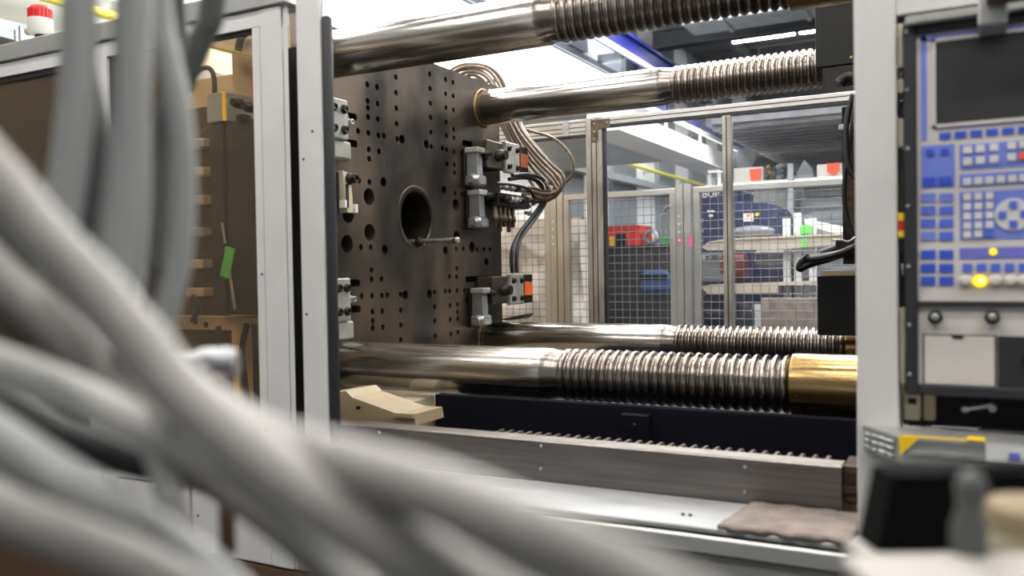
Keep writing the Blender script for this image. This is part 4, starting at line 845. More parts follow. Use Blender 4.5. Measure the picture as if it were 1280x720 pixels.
part('yellow_edge', MB().box(DB0[0]+.10, DB0[0]+.118, 2.684, 2.6899, DB0[2]+.002, DBt[2]-.005), M['yellow'], t)
part('cover_edge', MB().box(DB0[0]+.09, DB0[0]+.10, 2.69, 2.6995, DB1[2]+.03, DB0[2]), M['black'], t)
VV = [(-2.7294, 2.68, 2.2723), (-2.6666, 2.68, 2.2491), (-2.6952, 2.68, 2.2022)]
for p in VV: part('valve', MB().lathe([(0, .022), (.03, .022), (.034, .016), (.05, .016)], (p[0], 2.72, p[2]), (0,-1,0), 12), M['darksteel'], t)
BM0 = (-2.9073, 2.75, 2.5243)
BM1 = (-2.6755, 2.75, 2.4532)
t = thing('cross_beam', 'tan cross beam near the top of the amber window', 'beam', (BM0[0], 2.8, BM1[2]))
part('beam', MB().prism([(BM0[0]-.05, BM0[2]+.03), (BM1[0]+.1, BM1[2]-.01), (BM1[0]+.1, BM1[2]+.06), (BM0[0]-.05, BM0[2]+.09)], 'y', 2.75, 2.85), M['wood'], t)
RP0 = (-2.8217, 2.78, 2.4503)
RP1 = (-2.7785, 2.78, 2.3281)
part('red_strut', MB().box(RP0[0], RP1[0], 2.88, 2.92, RP1[2]-.03, RP0[2]+.02), M['redcrate'], t, 'red-brown strut')
CL1 = [(-3.049, 2.74, 2.3615), (-3.0268, 2.74, 2.4293), (-2.9766, 2.74, 2.4547), (-2.9281, 2.74, 2.4487), (-2.9054, 2.74, 2.4044), (-2.9037, 2.74, 2.3108)]
solo('looped_cable', MB().tube(CL1, .011, 10, 6), M['cable_black'], 'dark cable loop arching left of the valve box', 'cable')
CL2 = [(-2.6422, 2.72, 2.5758), (-2.6921, 2.72, 2.5697), (-2.725, 2.72, 2.5408), (-2.7403, 2.72, 2.4957)]
solo('looped_cable', MB().tube(CL2, .016, 10, 6), M['cable_black'], 'dark curved hose in the top corner of the amber window', 'cable')
GT0 = (-2.7723, 2.665, 1.6028)
q = Matrix.Translation(Vector(GT0)) @ Matrix.Rotation(-.33, 4, 'Y')
q = Matrix.Translation(Vector(GT0)) @ Matrix.Rotation(.30, 4, 'Y')
t = thing('green_tag', 'tilted bright green tag behind the amber window', 'tag', (GT0[0], 2.62, GT0[2]-.07))
part('tag_plate', MB().box(-.024, .024, -.004, .004, -.065, .065, m=q), M['brightgreen'], t)
part('tag_stick', MB().cyl((GT0[0]-.045, 2.682, GT0[2]+.17), (GT0[0]+.02, 2.682, GT0[2]-.2), .006, n=8), M['steel'], t)
part('tag_clip', MB().box(GT0[0]-.035, GT0[0]-.0, 2.675, 2.682, GT0[2]+.066, GT0[2]+.08), M['darksteel'], t)
HO = [[(-2.7441, 2.738, 1.3387), (-2.7758, 2.738, 1.2177), (-2.7615, 2.738, 1.0804), (-2.7472, 2.738, 0.9434)], [(-2.7026, 2.738, 1.3393), (-2.6982, 2.738, 1.1858), (-2.6978, 2.738, 1.0492), (-2.6964, 2.738, 0.9467)], [(-2.9149, 2.738, 1.3222), (-2.8878, 2.738, 1.2668), (-2.9094, 2.738, 1.1962)], [(-3.0679, 2.738, 1.4589), (-3.0397, 2.738, 1.4056), (-3.0718, 2.738, 1.3447)]]
for i, tr in enumerate(HO): solo('hanging_hose', MB().tube(tr, .013, 8, 6), M['cable_black'], ['left of two dark hoses hanging under the cream cross bar', 'right of two dark hoses hanging under the cream cross bar', 'short dark hose stub under the two holes of the cross bar', 'short bent hose above the two holes of the cross bar'][i], 'hose')
MS0 = (-3.1132, 2.5, 1.9403)
MS1 = (-3.0952, 2.5, 1.3656)
solo('inner_post', MB().box(MS0[0], MS1[0], 2.5, 2.53, .0, MS0[2]), M['alu'], 'narrow aluminium post behind the amber window, between the hoses', 'post')
VS = [(-3.4963, 2.9, 2.1885), (-3.5013, 2.9, 2.0539), (-3.5062, 2.9, 1.9189), (-3.5119, 2.9, 1.7643), (-3.5177, 2.9, 1.6092), (-3.5227, 2.9, 1.4732), (-3.4462, 2.9, 2.1844), (-3.4511, 2.9, 2.0505), (-3.456, 2.9, 1.9163), (-3.4616, 2.9, 1.7625), (-3.4672, 2.9, 1.6083), (-3.4721, 2.9, 1.473), (-3.1934, 2.9, 2.1634), (-3.1978, 2.9, 2.0333), (-3.2023, 2.9, 1.9029), (-3.2074, 2.9, 1.7535), (-3.2125, 2.9, 1.6037), (-3.217, 2.9, 1.4723), (-3.1415, 2.9, 2.1591), (-3.1458, 2.9, 2.0298), (-3.1502, 2.9, 1.9002), (-3.1552, 2.9, 1.7516), (-3.1602, 2.9, 1.6027), (-3.1646, 2.9, 1.4721)]
t = thing('valve_stack', 'stack of tan and steel valves in the dark behind the amber window', 'valves', (VS[0][0], 2.95, .95))
part('stack_plate', MB().box(VS[0][0]-.12, VS[-1][0]+.08, 2.93, 2.98, .951, VS[0][2]+.15), M['rust'], t)
for i, p in enumerate(VS):
    part('valve', MB().box(p[0]-.035, p[0]+.03, 2.86, 2.93, p[2]-.02, p[2]+.02, ch=.004), M['cream'] if i % 3 else M['steel'], t)

# ------------------------------------------------------------------ rear guard with windows
YR = 5.60
t = thing('rear_guard', 'aluminium rear guard frame with clear windows', 'guard frame', (-1.5, YR, 0))
def post(x0, x1, z0, z1, nm, m='aluworn'):
    p = part(nm, MB().box(x0, x1, YR, YR+.06, z0, z1, ch=.003), M[m], t)
    w = x1-x0
    for k in ((.35, .65) if w > .08 else (.5,)):
        part('groove', MB().box(x0+w*k-.004, x0+w*k+.004, YR-.0008, YR-.0001, z0+.01, z1-.01), M['rust'], p)
    return p
post(-2.375, -2.256, 0, 2.60, 'post')
post(-3.75, -3.64, 0, 2.60, 'post')
post(-.60, -.50, 0, 2.60, 'post')
for x0, x1, z0, z1 in ((-3.64, -2.376, 2.487, 2.595), (-2.255, -.60, 2.540, 2.595)):
    p = part('top_rail', MB().box(x0, x1, YR, YR+.06, z0, z1, ch=.003), M['alu'], t)
    part('groove', MB().box(x0, x1, YR-.0008, YR-.0001, z0+(z1-z0)*.45, z0+(z1-z0)*.45+.007), M['rust'], p)
    if x0 < -3:
        part('groove', MB().box(x0, x1, YR-.0008, YR-.0001, z0+.018, z0+.025), M['rust'], p)
        part('groove', MB().box(x0, x1, YR-.0008, YR-.0001, z1-.025, z1-.018), M['rust'], p)
JN = (-2.5494, -2.5007, 2.4856, 2.5756)
part('joint_plate', MB().box(JN[0], JN[1], YR-.006, YR-.001, 2.487, 2.595), M['steel'], t)
part('window_seal', MB().box(-2.255, -2.238, YR+.005, YR+.05, 1.0, 2.540).box(-2.255, -.6, YR+.005, YR+.05, 2.524, 2.5395).box(-3.64, -2.376, YR+.005, YR+.05, 2.472, 2.4865), M['rubber'], t)
post(-1.423, -1.367, 1.0, 2.523, 'mullion', 'aluworn')
part('sill_rail', MB().box(-3.64, -2.376, YR, YR+.06, .9, 1.0).box(-2.255, -.60, YR, YR+.06, .9, 1.0), M['aluworn'], t)
part('left_pane', MB().box(-3.639, -2.377, YR+.025, YR+.030, 1.0, 2.485), M['smoke'], t, 'smoked pane')
part('clear_pane', MB().box(-2.25, -1.424, YR+.025, YR+.030, 1.0, 2.535), M['clear'], t, 'clear dusty pane')
part('clear_pane', MB().box(-1.366, -.601, YR+.025, YR+.030, 1.0, 2.535), M['clear'], t, 'clear dusty pane')
CP = [(-2.3296, -2.1937, 2.5385, 2.5882), (-2.3296, -2.283, 2.4389, 2.5882)]
c = part('corner_plate', MB().box(CP[0][0], CP[0][1], YR-.007, YR-.001, 2.515, 2.580).box(CP[1][0], CP[1][1], YR-.007, YR-.001, 2.43, 2.515), M['rack'], t, 'brown corner plate with screws')
for x, z in ((CP[0][0]+.02, 2.555), (CP[0][1]-.02, 2.555), (CP[1][0]+.02, 2.45), (CP[1][0]+.02, 2.5)): part('corner_screw', MB().lathe([(0, .006), (.003, .004)], (x, YR-.007, z), (0,-1,0), 8), M['steel'], c)
part('lower_sheet', MB().box(-3.64, -.6, YR+.02, YR+.05, 0, .9), M['greywall'], t)

# ------------------------------------------------------------------ mesh fence
YFN = 6.30
def fence_panel(x0, x1, label):
    t = thing('mesh_fence_panel', label, 'fence panel', ((x0+x1)/2, YFN, 0), 'mesh fence panels behind the rear guard')
    w = .045; z0, z1 = .15, 2.14
    part('frame_top', MB().box(x0, x1, YFN-.02, YFN+.02, z1-w, z1, ch=.004), M['alu'], t)
    part('frame_bottom', MB().box(x0, x1, YFN-.02, YFN+.02, z0, z0+w), M['alu'], t)
    part('frame_side', MB().box(x0, x0+w, YFN-.02, YFN+.02, z0+w, z1-w), M['alu'], t)
    part('frame_side', MB().box(x1-w, x1, YFN-.02, YFN+.02, z0+w, z1-w), M['alu'], t)
    m = MB(); p = .060; r = .0024
    n = int((x1-x0)/p)
    for k in range(1, n+1):
        x = x0+k*p
        if x < x1-w: m.cyl((x, YFN, z0), (x, YFN, z1-w), r, n=4, cap=False)
    for k in range(1, int((z1-z0)/p)):
        z = z0+k*p
        if z > z0+w: m.cyl((x0, YFN+.005, z), (x1, YFN+.005, z), r, n=4, cap=False)
    part('wire_mesh', m, M['wire'], t, None, 'stuff')
fence_panel(-4.0, -2.985, 'leftmost mesh fence panel in front of the white plastic sheet')
fence_panel(-2.865, -1.95, 'middle mesh fence panel in front of the red crate')
fence_panel(-1.815, -.35, 'right mesh fence panel in front of the blue machine')
for x0, lab in ((-2.98, 'fence post left of the smoked pane gap'), (-1.945, 'fence post with pink stickers in the middle of the rear window')):
    t = thing('fence_post', lab, 'post', (x0+.05, YFN, 0))
    part('post', MB().box(x0, x0+.052, YFN-.025, YFN+.03, 0, 2.165), M['alu'], t)
    part('post', MB().box(x0+.062, x0+.11, YFN-.025, YFN+.03, 0, 2.165), M['alu'], t)
    for k in range(4): part('hinge_stud', MB().cyl((x0+.026, YFN-.026, 1.75+k*.06), (x0+.026, YFN-.036, 1.75+k*.06), .009, n=8), M['whitepl'], t)
PK = [(-1.9338, -1.9033, 1.7231, 1.7705), (-1.8579, -1.8217, 1.7031, 1.7857)]
for i, q in enumerate(PK): solo('pink_sticker', MB().box(q[0], q[1], YFN-.03, YFN-.0255, q[2], q[3]), M['pink'], ['small pink sticker on the left half of the fence post', 'larger pink sticker beside it on the fence post'][i], 'sticker')

# ------------------------------------------------------------------ things beyond the fence
# white sheet over a load
nx, nz = 36, 30; vs = []
for i in range(nx+1):
    for j in range(nz+1):
        x = -4.3+1.42*i/nx; z = 1.98*j/nz
        y = 6.62+.03*math.sin(i*.9+j*.35)+.035*math.sin(j*.6-i*.3)+.02*math.sin(i*2.1+j*1.7)+.03*random.random()
        vs.append((x, y, z))
sh = MB().add(vs, [(i*(nz+1)+j, (i+1)*(nz+1)+j, (i+1)*(nz+1)+j+1, i*(nz+1)+j+1) for i in range(nx) for j in range(nz)], True)
t = thing('wrapped_load', 'tall load wrapped in crinkled white plastic sheet behind the fence', 'pallet load', (-3.45, 6.9, 0))
part('white_sheet', sh, M['sheet'], t)
part('load', MB().box(-4.25, -2.93, 6.76, 7.25, 0, 1.97), M['sheet'], t)
LK0 = (-3.2324, 7.2, 1.7931)
def crate(q, y0, y1, m, name, label, group=None):
    t = thing(name, label, 'crate', ((q[0]+q[1])/2, (y0+y1)/2, q[2]), group)
    a, b, z0, z1 = q; th = .012
    part('bottom', MB().box(a, b, y0, y1, z0, z0+th), M[m], t)
    part('wall', MB().box(a, b, y0, y0+th, z0+th, z1), M[m], t); part('wall', MB().box(a, b, y1-th, y1, z0+th, z1), M[m], t)
    part('wall', MB().box(a, a+th, y0+th, y1-th, z0+th, z1), M[m], t); part('wall', MB().box(b-th, b, y0+th, y1-th, z0+th, z1), M[m], t)
    part('rim', MB().box(a-.008, b+.008, y0-.008, y0, z1-.03, z1), M[m], t)
    return t
# shelf cart behind the smoked pane
SB = (-3.2926, -3.1023, 1.7086, 1.8411)
SB2 = (-3.2793, -3.1919, 1.5756, 1.6787)
t = thing('shelf_cart', 'dark shelf cart standing behind the smoked pane', 'cart', ((SB[0]+SB[1])/2, 7.4, 0))
part('lower_body', MB().box(SB[0]-.05, SB[1]+.0, 7.3, 7.56, .0, SB2[2]-.25), M['cabinet'], t)
part('back_plate', MB().box(SB[0]-.05, SB[1]+.0, 7.54, 7.56, SB2[2]-.25, SB[2]), M['cabinet'], t)
part('shelf', MB().box(SB[0]-.05, SB[1]+.0, 7.3, 7.54, SB[2]-.03, SB[2]-.002), M['cabinet'], t)
part('shelf', MB().box(SB[0]-.05, SB[1]+.0, 7.3, 7.54, SB2[2]-.03, SB2[2]-.002), M['cabinet'], t)
crate((SB[0], SB[1], SB[2], SB[3]), 7.31, 7.53, 'blue', 'plastic_bin', 'blue plastic bin on the top shelf behind the smoked pane')
solo('red_can', MB().lathe([(SB2[2]+.004, .03), (SB2[3]-.02, .03), (SB2[3], .018)], ((SB2[0]+SB2[1])/2, 7.36, 0), (0,0,1), 14), M['red'], 'small red can on the lower shelf behind the smoked pane', 'can')
solo('blue_can', MB().box(SB2[1]+.0, SB2[1]+.08, 7.32, 7.4, SB2[2], SB2[3]-.01, ch=.008), M['keyblue'], 'small blue carton beside the red can', 'carton')
# dark cabinet with the red crate, reel and coil
YC = 7.6
CT = (-3.0753, -2.3532, 0.9905, 1.759)
ztop = CT[3]
t = thing('tool_cabinet', 'dark tool cabinet behind the middle fence panel', 'cabinet', ((CT[0]+CT[1])/2, YC, 0))
part('carcass', MB().box(CT[0]-.06, CT[1]-.02, YC, YC+.6, 0, ztop-.03), M['cabinet'], t)
part('worktop', MB().box(CT[0]-.07, CT[1]+.0, YC-.02, YC+.62, ztop-.03, ztop, ch=.004), M['darksteel'], t)
for k in range(2): part('door', MB().box(CT[0]+.0+k*.36, CT[0]+.34+k*.36, YC-.015, YC-.001, .2, ztop-.06), M['cabinet'], t)
RC = (-3.0321, -2.7182, 1.7579, 1.9452)
rc = crate((RC[0]-.05, RC[1], ztop, ztop+(RC[3]-RC[2])), YC+.02, YC+.4, 'redcrate', 'red_crate', 'red crate standing on the dark tool cabinet')
YI = (-2.9937, -2.9467, 1.7921, 1.8439)
DI = (-2.9302, -2.8367, 1.8123, 1.8639)
solo('yellow_pouch', MB().box(YI[0], YI[1], YC-.015, YC+.008, ztop, ztop+.09, ch=.004), M['yellow'], 'small yellow pouch in front of the red crate', 'pouch')
solo('blue_pouch', MB().box(DI[0], DI[1], YC-.015, YC+.008, ztop, ztop+.11, ch=.004), M['navy'], 'dark blue pouch in front of the red crate', 'pouch')
RLc = (-2.6761, 7.7, 1.8312)
solo('white_reel', MB().lathe([(0,.045),(0,.075),(.05,.075),(.05,.045),(0,.045)], (RLc[0]+.04, YC+.1, ztop+.076), (0,1,0), 28, False), M['duct'], 'grey ring-shaped reel standing on the tool cabinet', 'reel')
WC = (-2.4999, 7.8, 1.8949)
t = thing('wire_coil', 'coil of grey wire leaning on the tool cabinet', 'wire coil', (WC[0], YC+.3, ztop))
for k in range(5): part('turn', MB().tube([(WC[0]-.01*k+.1*math.cos(a)*(1-.04*k), YC+.28+.015*k, ztop+.19+.18*math.sin(a)*(1-.04*k)) for a in [2*PI*i/20 for i in range(21)]], .006, 6, 2), M['duct'], t)
GB = (-2.4821, -2.3481, 1.7353, 1.7934)
crate((GB[0], GB[1]-.03, ztop, ztop+.08), YC+.0, YC+.22, 'green', 'green_tray', 'small green tray on the right end of the tool cabinet')
BB = (-2.5101, 7.4, 1.4412)
t = thing('blue_bag', 'dull blue bag hanging in front of the tool cabinet', 'bag', (BB[0], 7.4, BB[2]-.2))
part('bag_body', MB().box(BB[0]-.14, BB[0]+.14, 7.42, 7.52, BB[2]-.13, BB[2]+.09, ch=.045), M['bagblue'], t)
part('bag_flap', MB().box(BB[0]-.13, BB[0]+.13, 7.41, 7.4199, BB[2]+.0, BB[2]+.05, ch=.003), M['navy'], t)
part('bag_strap', MB().tube([(BB[0]-.06, 7.50, BB[2]+.09), (BB[0]-.03, 7.58, BB[2]+.22), (BB[0]+.0, 7.566, ztop-.06)], .008, 6, 4), M['navy'], t)

# blue machine with boards
YM = 8.6
BU = (-2.4841, -2.0375, 1.8237, 2.3074)
BH = (-2.091, -1.6315, 1.8904, 2.1824)
t = thing('blue_machine', 'dark blue injection machine with white lettering behind the right fence panel', 'machine', ((BU[0]+BH[1])/2, YM, 0))
BW4 = (-2.4675, 8.6, 2.3225)
part('tower', MB().box(BU[0]-.02, BU[1], YM, YM+.7, 0, BU[3], ch=.01), M['blue'], t)
HD = [(-2.0279, 8.5, 2.1653), (-1.7453, 8.5, 2.1585), (-1.6708, 8.5, 2.1242), (-1.6195, 8.5, 2.0532), (-1.5918, 8.5, 1.8695), (-1.5987, 8.5, 1.1839), (-2.0392, 8.5, 1.1824)]
part('head', MB().prism([(p[0], p[2]) for p in HD], 'y', YM-.1, YM+.6), M['blue'], t)
SG = (-1.9626, -1.8636, 1.9828, 2.0601)
part('sign_plate', MB().box(SG[0], SG[1], YM-.105, YM-.101, SG[2], SG[3]), M['whitepl'], t)
part('sign_print', MB().box(SG[0]+.03, SG[1]-.03, YM-.107, YM-.1055, SG[2]+.045, SG[3]-.012), M['orange'], t)
SY = (-1.8253, 8.48, 2.0462)
part('yellow_lamp', MB().cyl((SY[0], YM-.1, SY[2]), (SY[0], YM-.13, SY[2]), .018, n=10), M['yellow'], t)
SW = [(-2.3422, -2.2699, 2.0943, 2.1143), (-2.3266, -2.2864, 2.0497, 2.0737)]
for q in SW: part('small_label', MB().box(q[0], q[1], YM-.004, YM-.0005, q[2], q[3]), M['whitepl'], t)
part('pipe_clip', MB().box(BU[0]+.02, BU[0]+.1, YM-.03, YM, 1.9, 1.93).box(BU[0]+.02, BU[0]+.1, YM-.03, YM, 2.0, 2.03).box(BU[0]+.02, BU[0]+.1, YM-.03, YM, 1.8, 1.83), M['steel'], t)
part('dark_side', MB().box(HD[4][0]+.0, HD[4][0]+.10, YM, YM+.4, 0, 1.95), M['cabinet'], t)
LT = (-2.3884, -2.2198, 2.2446, 2.3165)
fc = bpy.data.curves.new('machine_lettering', 'FONT'); fc.body = 'BUP'; fc.size = (LT[3]-LT[2])*1.42; fc.extrude = .002; fc.align_x = 'CENTER'
fo = bpy.data.objects.new('machine_lettering', fc); C.objects.link(fo)
dg = bpy.context.evaluated_depsgraph_get(); me = bpy.data.meshes.new_from_object(fo.evaluated_get(dg)); bpy.data.objects.remove(fo)
lo = bpy.data.objects.new('machine_lettering', me); C.objects.link(lo); me.materials.clear(); me.materials.append(M['whitepl'])
lo.parent = t; lo.rotation_euler = (PI/2, 0, 0); lo.location = Vector(((LT[0]+LT[1])/2, YM-.005, LT[2]))-OFF[t]; lo['label'] = 'white lettering'
# red drive unit
RD = (-2.024, -1.8964, 1.4587, 1.6496)
RD2 = (-2.3261, -2.0481, 1.4233, 1.672)
t = thing('drive_unit', 'grey and dull red drive unit between the two curved boards', 'machine unit', (RD[0], 8.3, RD2[2]))
part('grey_body', MB().box(RD2[0], RD2[1], 8.22, 8.45, RD2[2]-.02, RD2[3], ch=.01), M['duct'], t)
part('red_motor', MB().cyl((RD2[1]-.07, 8.32, (RD2[2]+RD2[3])/2), (RD[1], 8.32, (RD2[2]+RD2[3])/2), .12, n=20), M['dullred'], t)
for q in (.05, .11, .2): part('bright_nut', MB().cyl((RD2[0]+q, 8.22, RD2[3]-.03), (RD2[0]+q, 8.20, RD2[3]-.03), .018, n=8), M['whitepl'], t)
# curved boards of a conveyor table
B1 = [(-2.2411, 8.0, 1.7349), (-2.1649, 8.0, 1.785), (-1.9858, 8.0, 1.8017), (-0.8821, 8.0, 1.8151), (-0.8827, 8.0, 1.7324), (-1.5556, 8.0, 1.6947), (-2.1809, 8.0, 1.7034)]
B2 = [(-2.261, 8.0, 1.368), (-2.1698, 8.0, 1.3824), (-0.8853, 8.0, 1.4219), (-0.8855, 8.0, 1.3942), (-1.5379, 8.0, 1.3708), (-1.5385, 8.0, 1.3061), (-2.1859, 8.0, 1.3003)]
t = thing('transfer_table', 'two-level transfer table with curved pale boards behind the right fence panel', 'table', (-1.2, 8.0, 0))
for q, nm in ((B1, 'upper_board'), (B2, 'lower_board')):
    part(nm, MB().prism([(p[0], p[2]) for p in q], 'y', 8.0, 8.18), M['wood'], t)
part('board_edge', MB().prism([(B1[1][0], B1[1][2]-.001), (B1[2][0], B1[2][2]+.008), (B1[3][0], B1[3][2]+.008), (B1[3][0], B1[3][2]-.01), (B1[2][0], B1[2][2]-.01), (B1[1][0], B1[1][2]-.015)], 'y', 7.985, 7.999), M['creamlight'], t)
part('leg', MB().box(B1[1][0]+.12, B1[1][0]+.15, 8.05, 8.1, 0, B2[1][2]), M['steel'], t)
TL = [(-1.5012, 8.05, 1.7803), (-1.4038, 8.05, 1.7773), (-1.2735, 8.05, 1.7733)]
for p in TL: part('upright', MB().box(p[0]-.03, p[0]+.03, 8.181, 8.24, 0, p[2]+(.25 if p is TL[1] else .2)), M['whitewall'], t)
LW = (-1.666, -1.1171, 0.9871, 1.2629)
solo('brown_box', MB().box(LW[0], LW[1], 7.85, 7.98, 0, LW[3], ch=.006), M['felt'], 'grey-brown box in front of the transfer table', 'box')
FW = [(-1.8148, -1.4429, 1.5337, 1.7007), (-1.9451, -1.6124, 1.8151, 1.9062)]
solo('film_wrap', MB().box(FW[0][0], FW[0][1], 8.245, 8.32, FW[0][2], FW[0][3], ch=.03), M['film'], 'shiny crumpled film wrap under the upper board', 'film')
solo('film_wrap', MB().ball(((FW[1][0]+FW[1][1])/2, 8.1, B1[2][2]+.066), .2, (1, .35, .28)), M['film'], 'shiny crumpled film heap lying on the upper board', 'film')
GR = (-1.3579, -1.257, 1.8019, 1.9006)
solo('green_box', MB().box(GR[0], GR[1], 8.02, 8.14, B1[3][2]-.0+.012, GR[3], ch=.006), M['brightgreen'], 'bright green box on the upper board', 'box')
GR2 = (-1.3284, -1.2881, 1.7096, 1.7873)
solo('green_tag', MB().box(GR2[0], GR2[1], 7.96, 7.98, GR2[2], GR2[3]), M['brightgreen'], 'small green tag hanging on the edge of the upper board', 'tag')
CR = [(-1.3621, 8.1, 1.9781), (-0.9582, 8.1, 1.8767), (-0.959, 8.1, 1.7856), (-1.1586, 8.1, 1.8205)]
solo('white_chute', MB().prism([(CR[0][0], CR[0][2]), (CR[1][0], CR[1][2]), (CR[2][0], CR[2][2]-.0), (CR[0][0]+.02, CR[0][2]-.06)], 'y', 8.25, 8.5), M['whitepl'], 'white sloping chute at the right end of the upper board', 'chute')
# goods behind
ST = (-1.626, -1.1182, 1.8198, 2.5424)
t = thing('pallet_stack', 'stack of goods under grey stretch film at the right edge of the window', 'pallet load', ((ST[0]+ST[1])/2, 9.8, 0))
for k in range(9): part('wrapped_layer', MB().box(ST[0]+.02*(k % 3), ST[1]+.4, 9.6-.02*(k % 2), 10.4, k*ST[3]/9+.004, (k+1)*ST[3]/9-.006, ch=.01), M['film'], t)
WB = (-2.6191, -1.9229, 1.9836, 2.8087)
t = thing('white_cabinets', 'row of white cabinets far behind the blue machine', 'cabinet', ((WB[0]+WB[1])/2, 11.2, 0))
for k in range(3):
    a = WB[0]+k*(WB[1]-WB[0])/3; part('cabinet_door', MB().box(a+.01, a+(WB[1]-WB[0])/3-.01, 11.0, 11.02, .1, WB[3]-.35), M['whitewall'], t)
part('carcass', MB().box(WB[0], WB[1], 11.02, 11.6, 0, WB[3]-.33), M['whitewall'], t)
BXA = (-2.2555, -2.1116, 2.4464, 2.6011)
BXC = (-2.0744, -1.9666, 2.4481, 2.5753)
BXB = (-1.3859, -1.2937, 2.4253, 2.58)
BXD = (-1.3007, -1.1863, 2.4604, 2.5819)
zt = min(BXA[2], BXC[2])
t = thing('top_shelf', 'long white shelf with boxes above the right fence panel', 'shelf', (-1.3, 9.5, 0))
part('board', MB().box(BXA[0]-.3, BXD[1]+.3, 9.3, 9.58, zt-.04, zt-.002), M['whitepl'], t)
for x in (BXA[0]-.25, BXD[1]+.25): part('leg', MB().box(x, x+.05, 9.34, 9.4, 0, zt-.04), M['whitepl'], t)
TP = (-1.6781, -1.624, 2.2289, 2.601)
part('leg', MB().box(TP[0], TP[1], 9.25, 9.299, 0, TP[3]), M['duct'], t, 'pale upright pole')
solo('white_carton', MB().box(BXA[0], BXC[1]+.02, 9.36, 9.56, zt, BXA[3], ch=.006), M['whitepl'], 'white carton behind the left orange-red card', 'carton')
solo('orange_card', MB().prism([(BXC[0]+.01, zt), (BXC[1]-.01, zt), (BXC[1]+.005, BXC[3]), (BXC[0]-.005, BXC[3])], 'y', 9.31, 9.35), M['orangered'], 'orange-red cup-shaped card left, above the blue machine', 'card')
solo('white_carton', MB().box(BXB[0]-.02, BXD[1]+.05, 9.36, 9.56, zt, BXB[3]-.0, ch=.006), M['whitepl'], 'white carton behind the right orange-red card', 'carton')
solo('orange_card', MB().prism([(BXD[0]+.03, zt+.02), (BXD[1]-.03, zt+.02), (BXD[1], zt+.06), (BXD[1], BXD[3]), (BXD[0], BXD[3]), (BXD[0], zt+.06)], 'y', 9.31, 9.35), M['orangered'], 'orange-red card at the right end of the shelf', 'card')
HP = [(-1.904, -1.7147, 2.4925, 2.6799), (-1.6322, -1.4321, 2.4749, 2.6598)]
t = thing('fittings_heap', 'heap of brass and grey fittings on the white shelf', 'fittings', ((HP[0][0]+HP[0][1])/2, 9.45, zt))
for k in range(14):
    x = HP[0][0]+(HP[0][1]-HP[0][0])*((k*7) % 14)/14; z = zt+.03+.055*(k//5)
    part('fitting', MB().lathe([(0, .03), (.05, .03), (.055, .02), (.08, .02)], (x, 9.42+.02*(k % 4), z), (.6, -.8, .2), 10), M['brass'] if k % 4 == 0 else M['duct'], t)
solo('film_heap', MB().prism([(HP[1][0], zt), (HP[1][1], zt), (HP[1][1]-.02, zt+.1), ((HP[1][0]+HP[1][1])/2, zt+.2), (HP[1][0]+.03, zt+.06)], 'y', 9.36, 9.5), M['film'], 'grey film heap between fittings and right carton', 'film')
WA = (-2.3106, -2.1672, 2.4016, 2.7074)
t = thing('valve_cage', 'white frame cage on top of the blue machine tower', 'cage', (BU[0]+.15, 8.8, BU[3]))
for x in (BU[0]+.1, BU[1]-.25): part('cage_post', MB().box(x, x+.03, 8.8, 8.83, BU[3]+.001, BU[3]+.2), M['whitepl'], t)
part('cage_top', MB().box(BU[0]+.1, BU[1]-.22, 8.78, 8.9, BU[3]+.2, BU[3]+.225), M['whitepl'], t)
part('cage_block', MB().box(BU[0]+.16, BU[1]-.28, 8.84, 8.98, BU[3]+.001, BU[3]+.14), M['duct'], t)

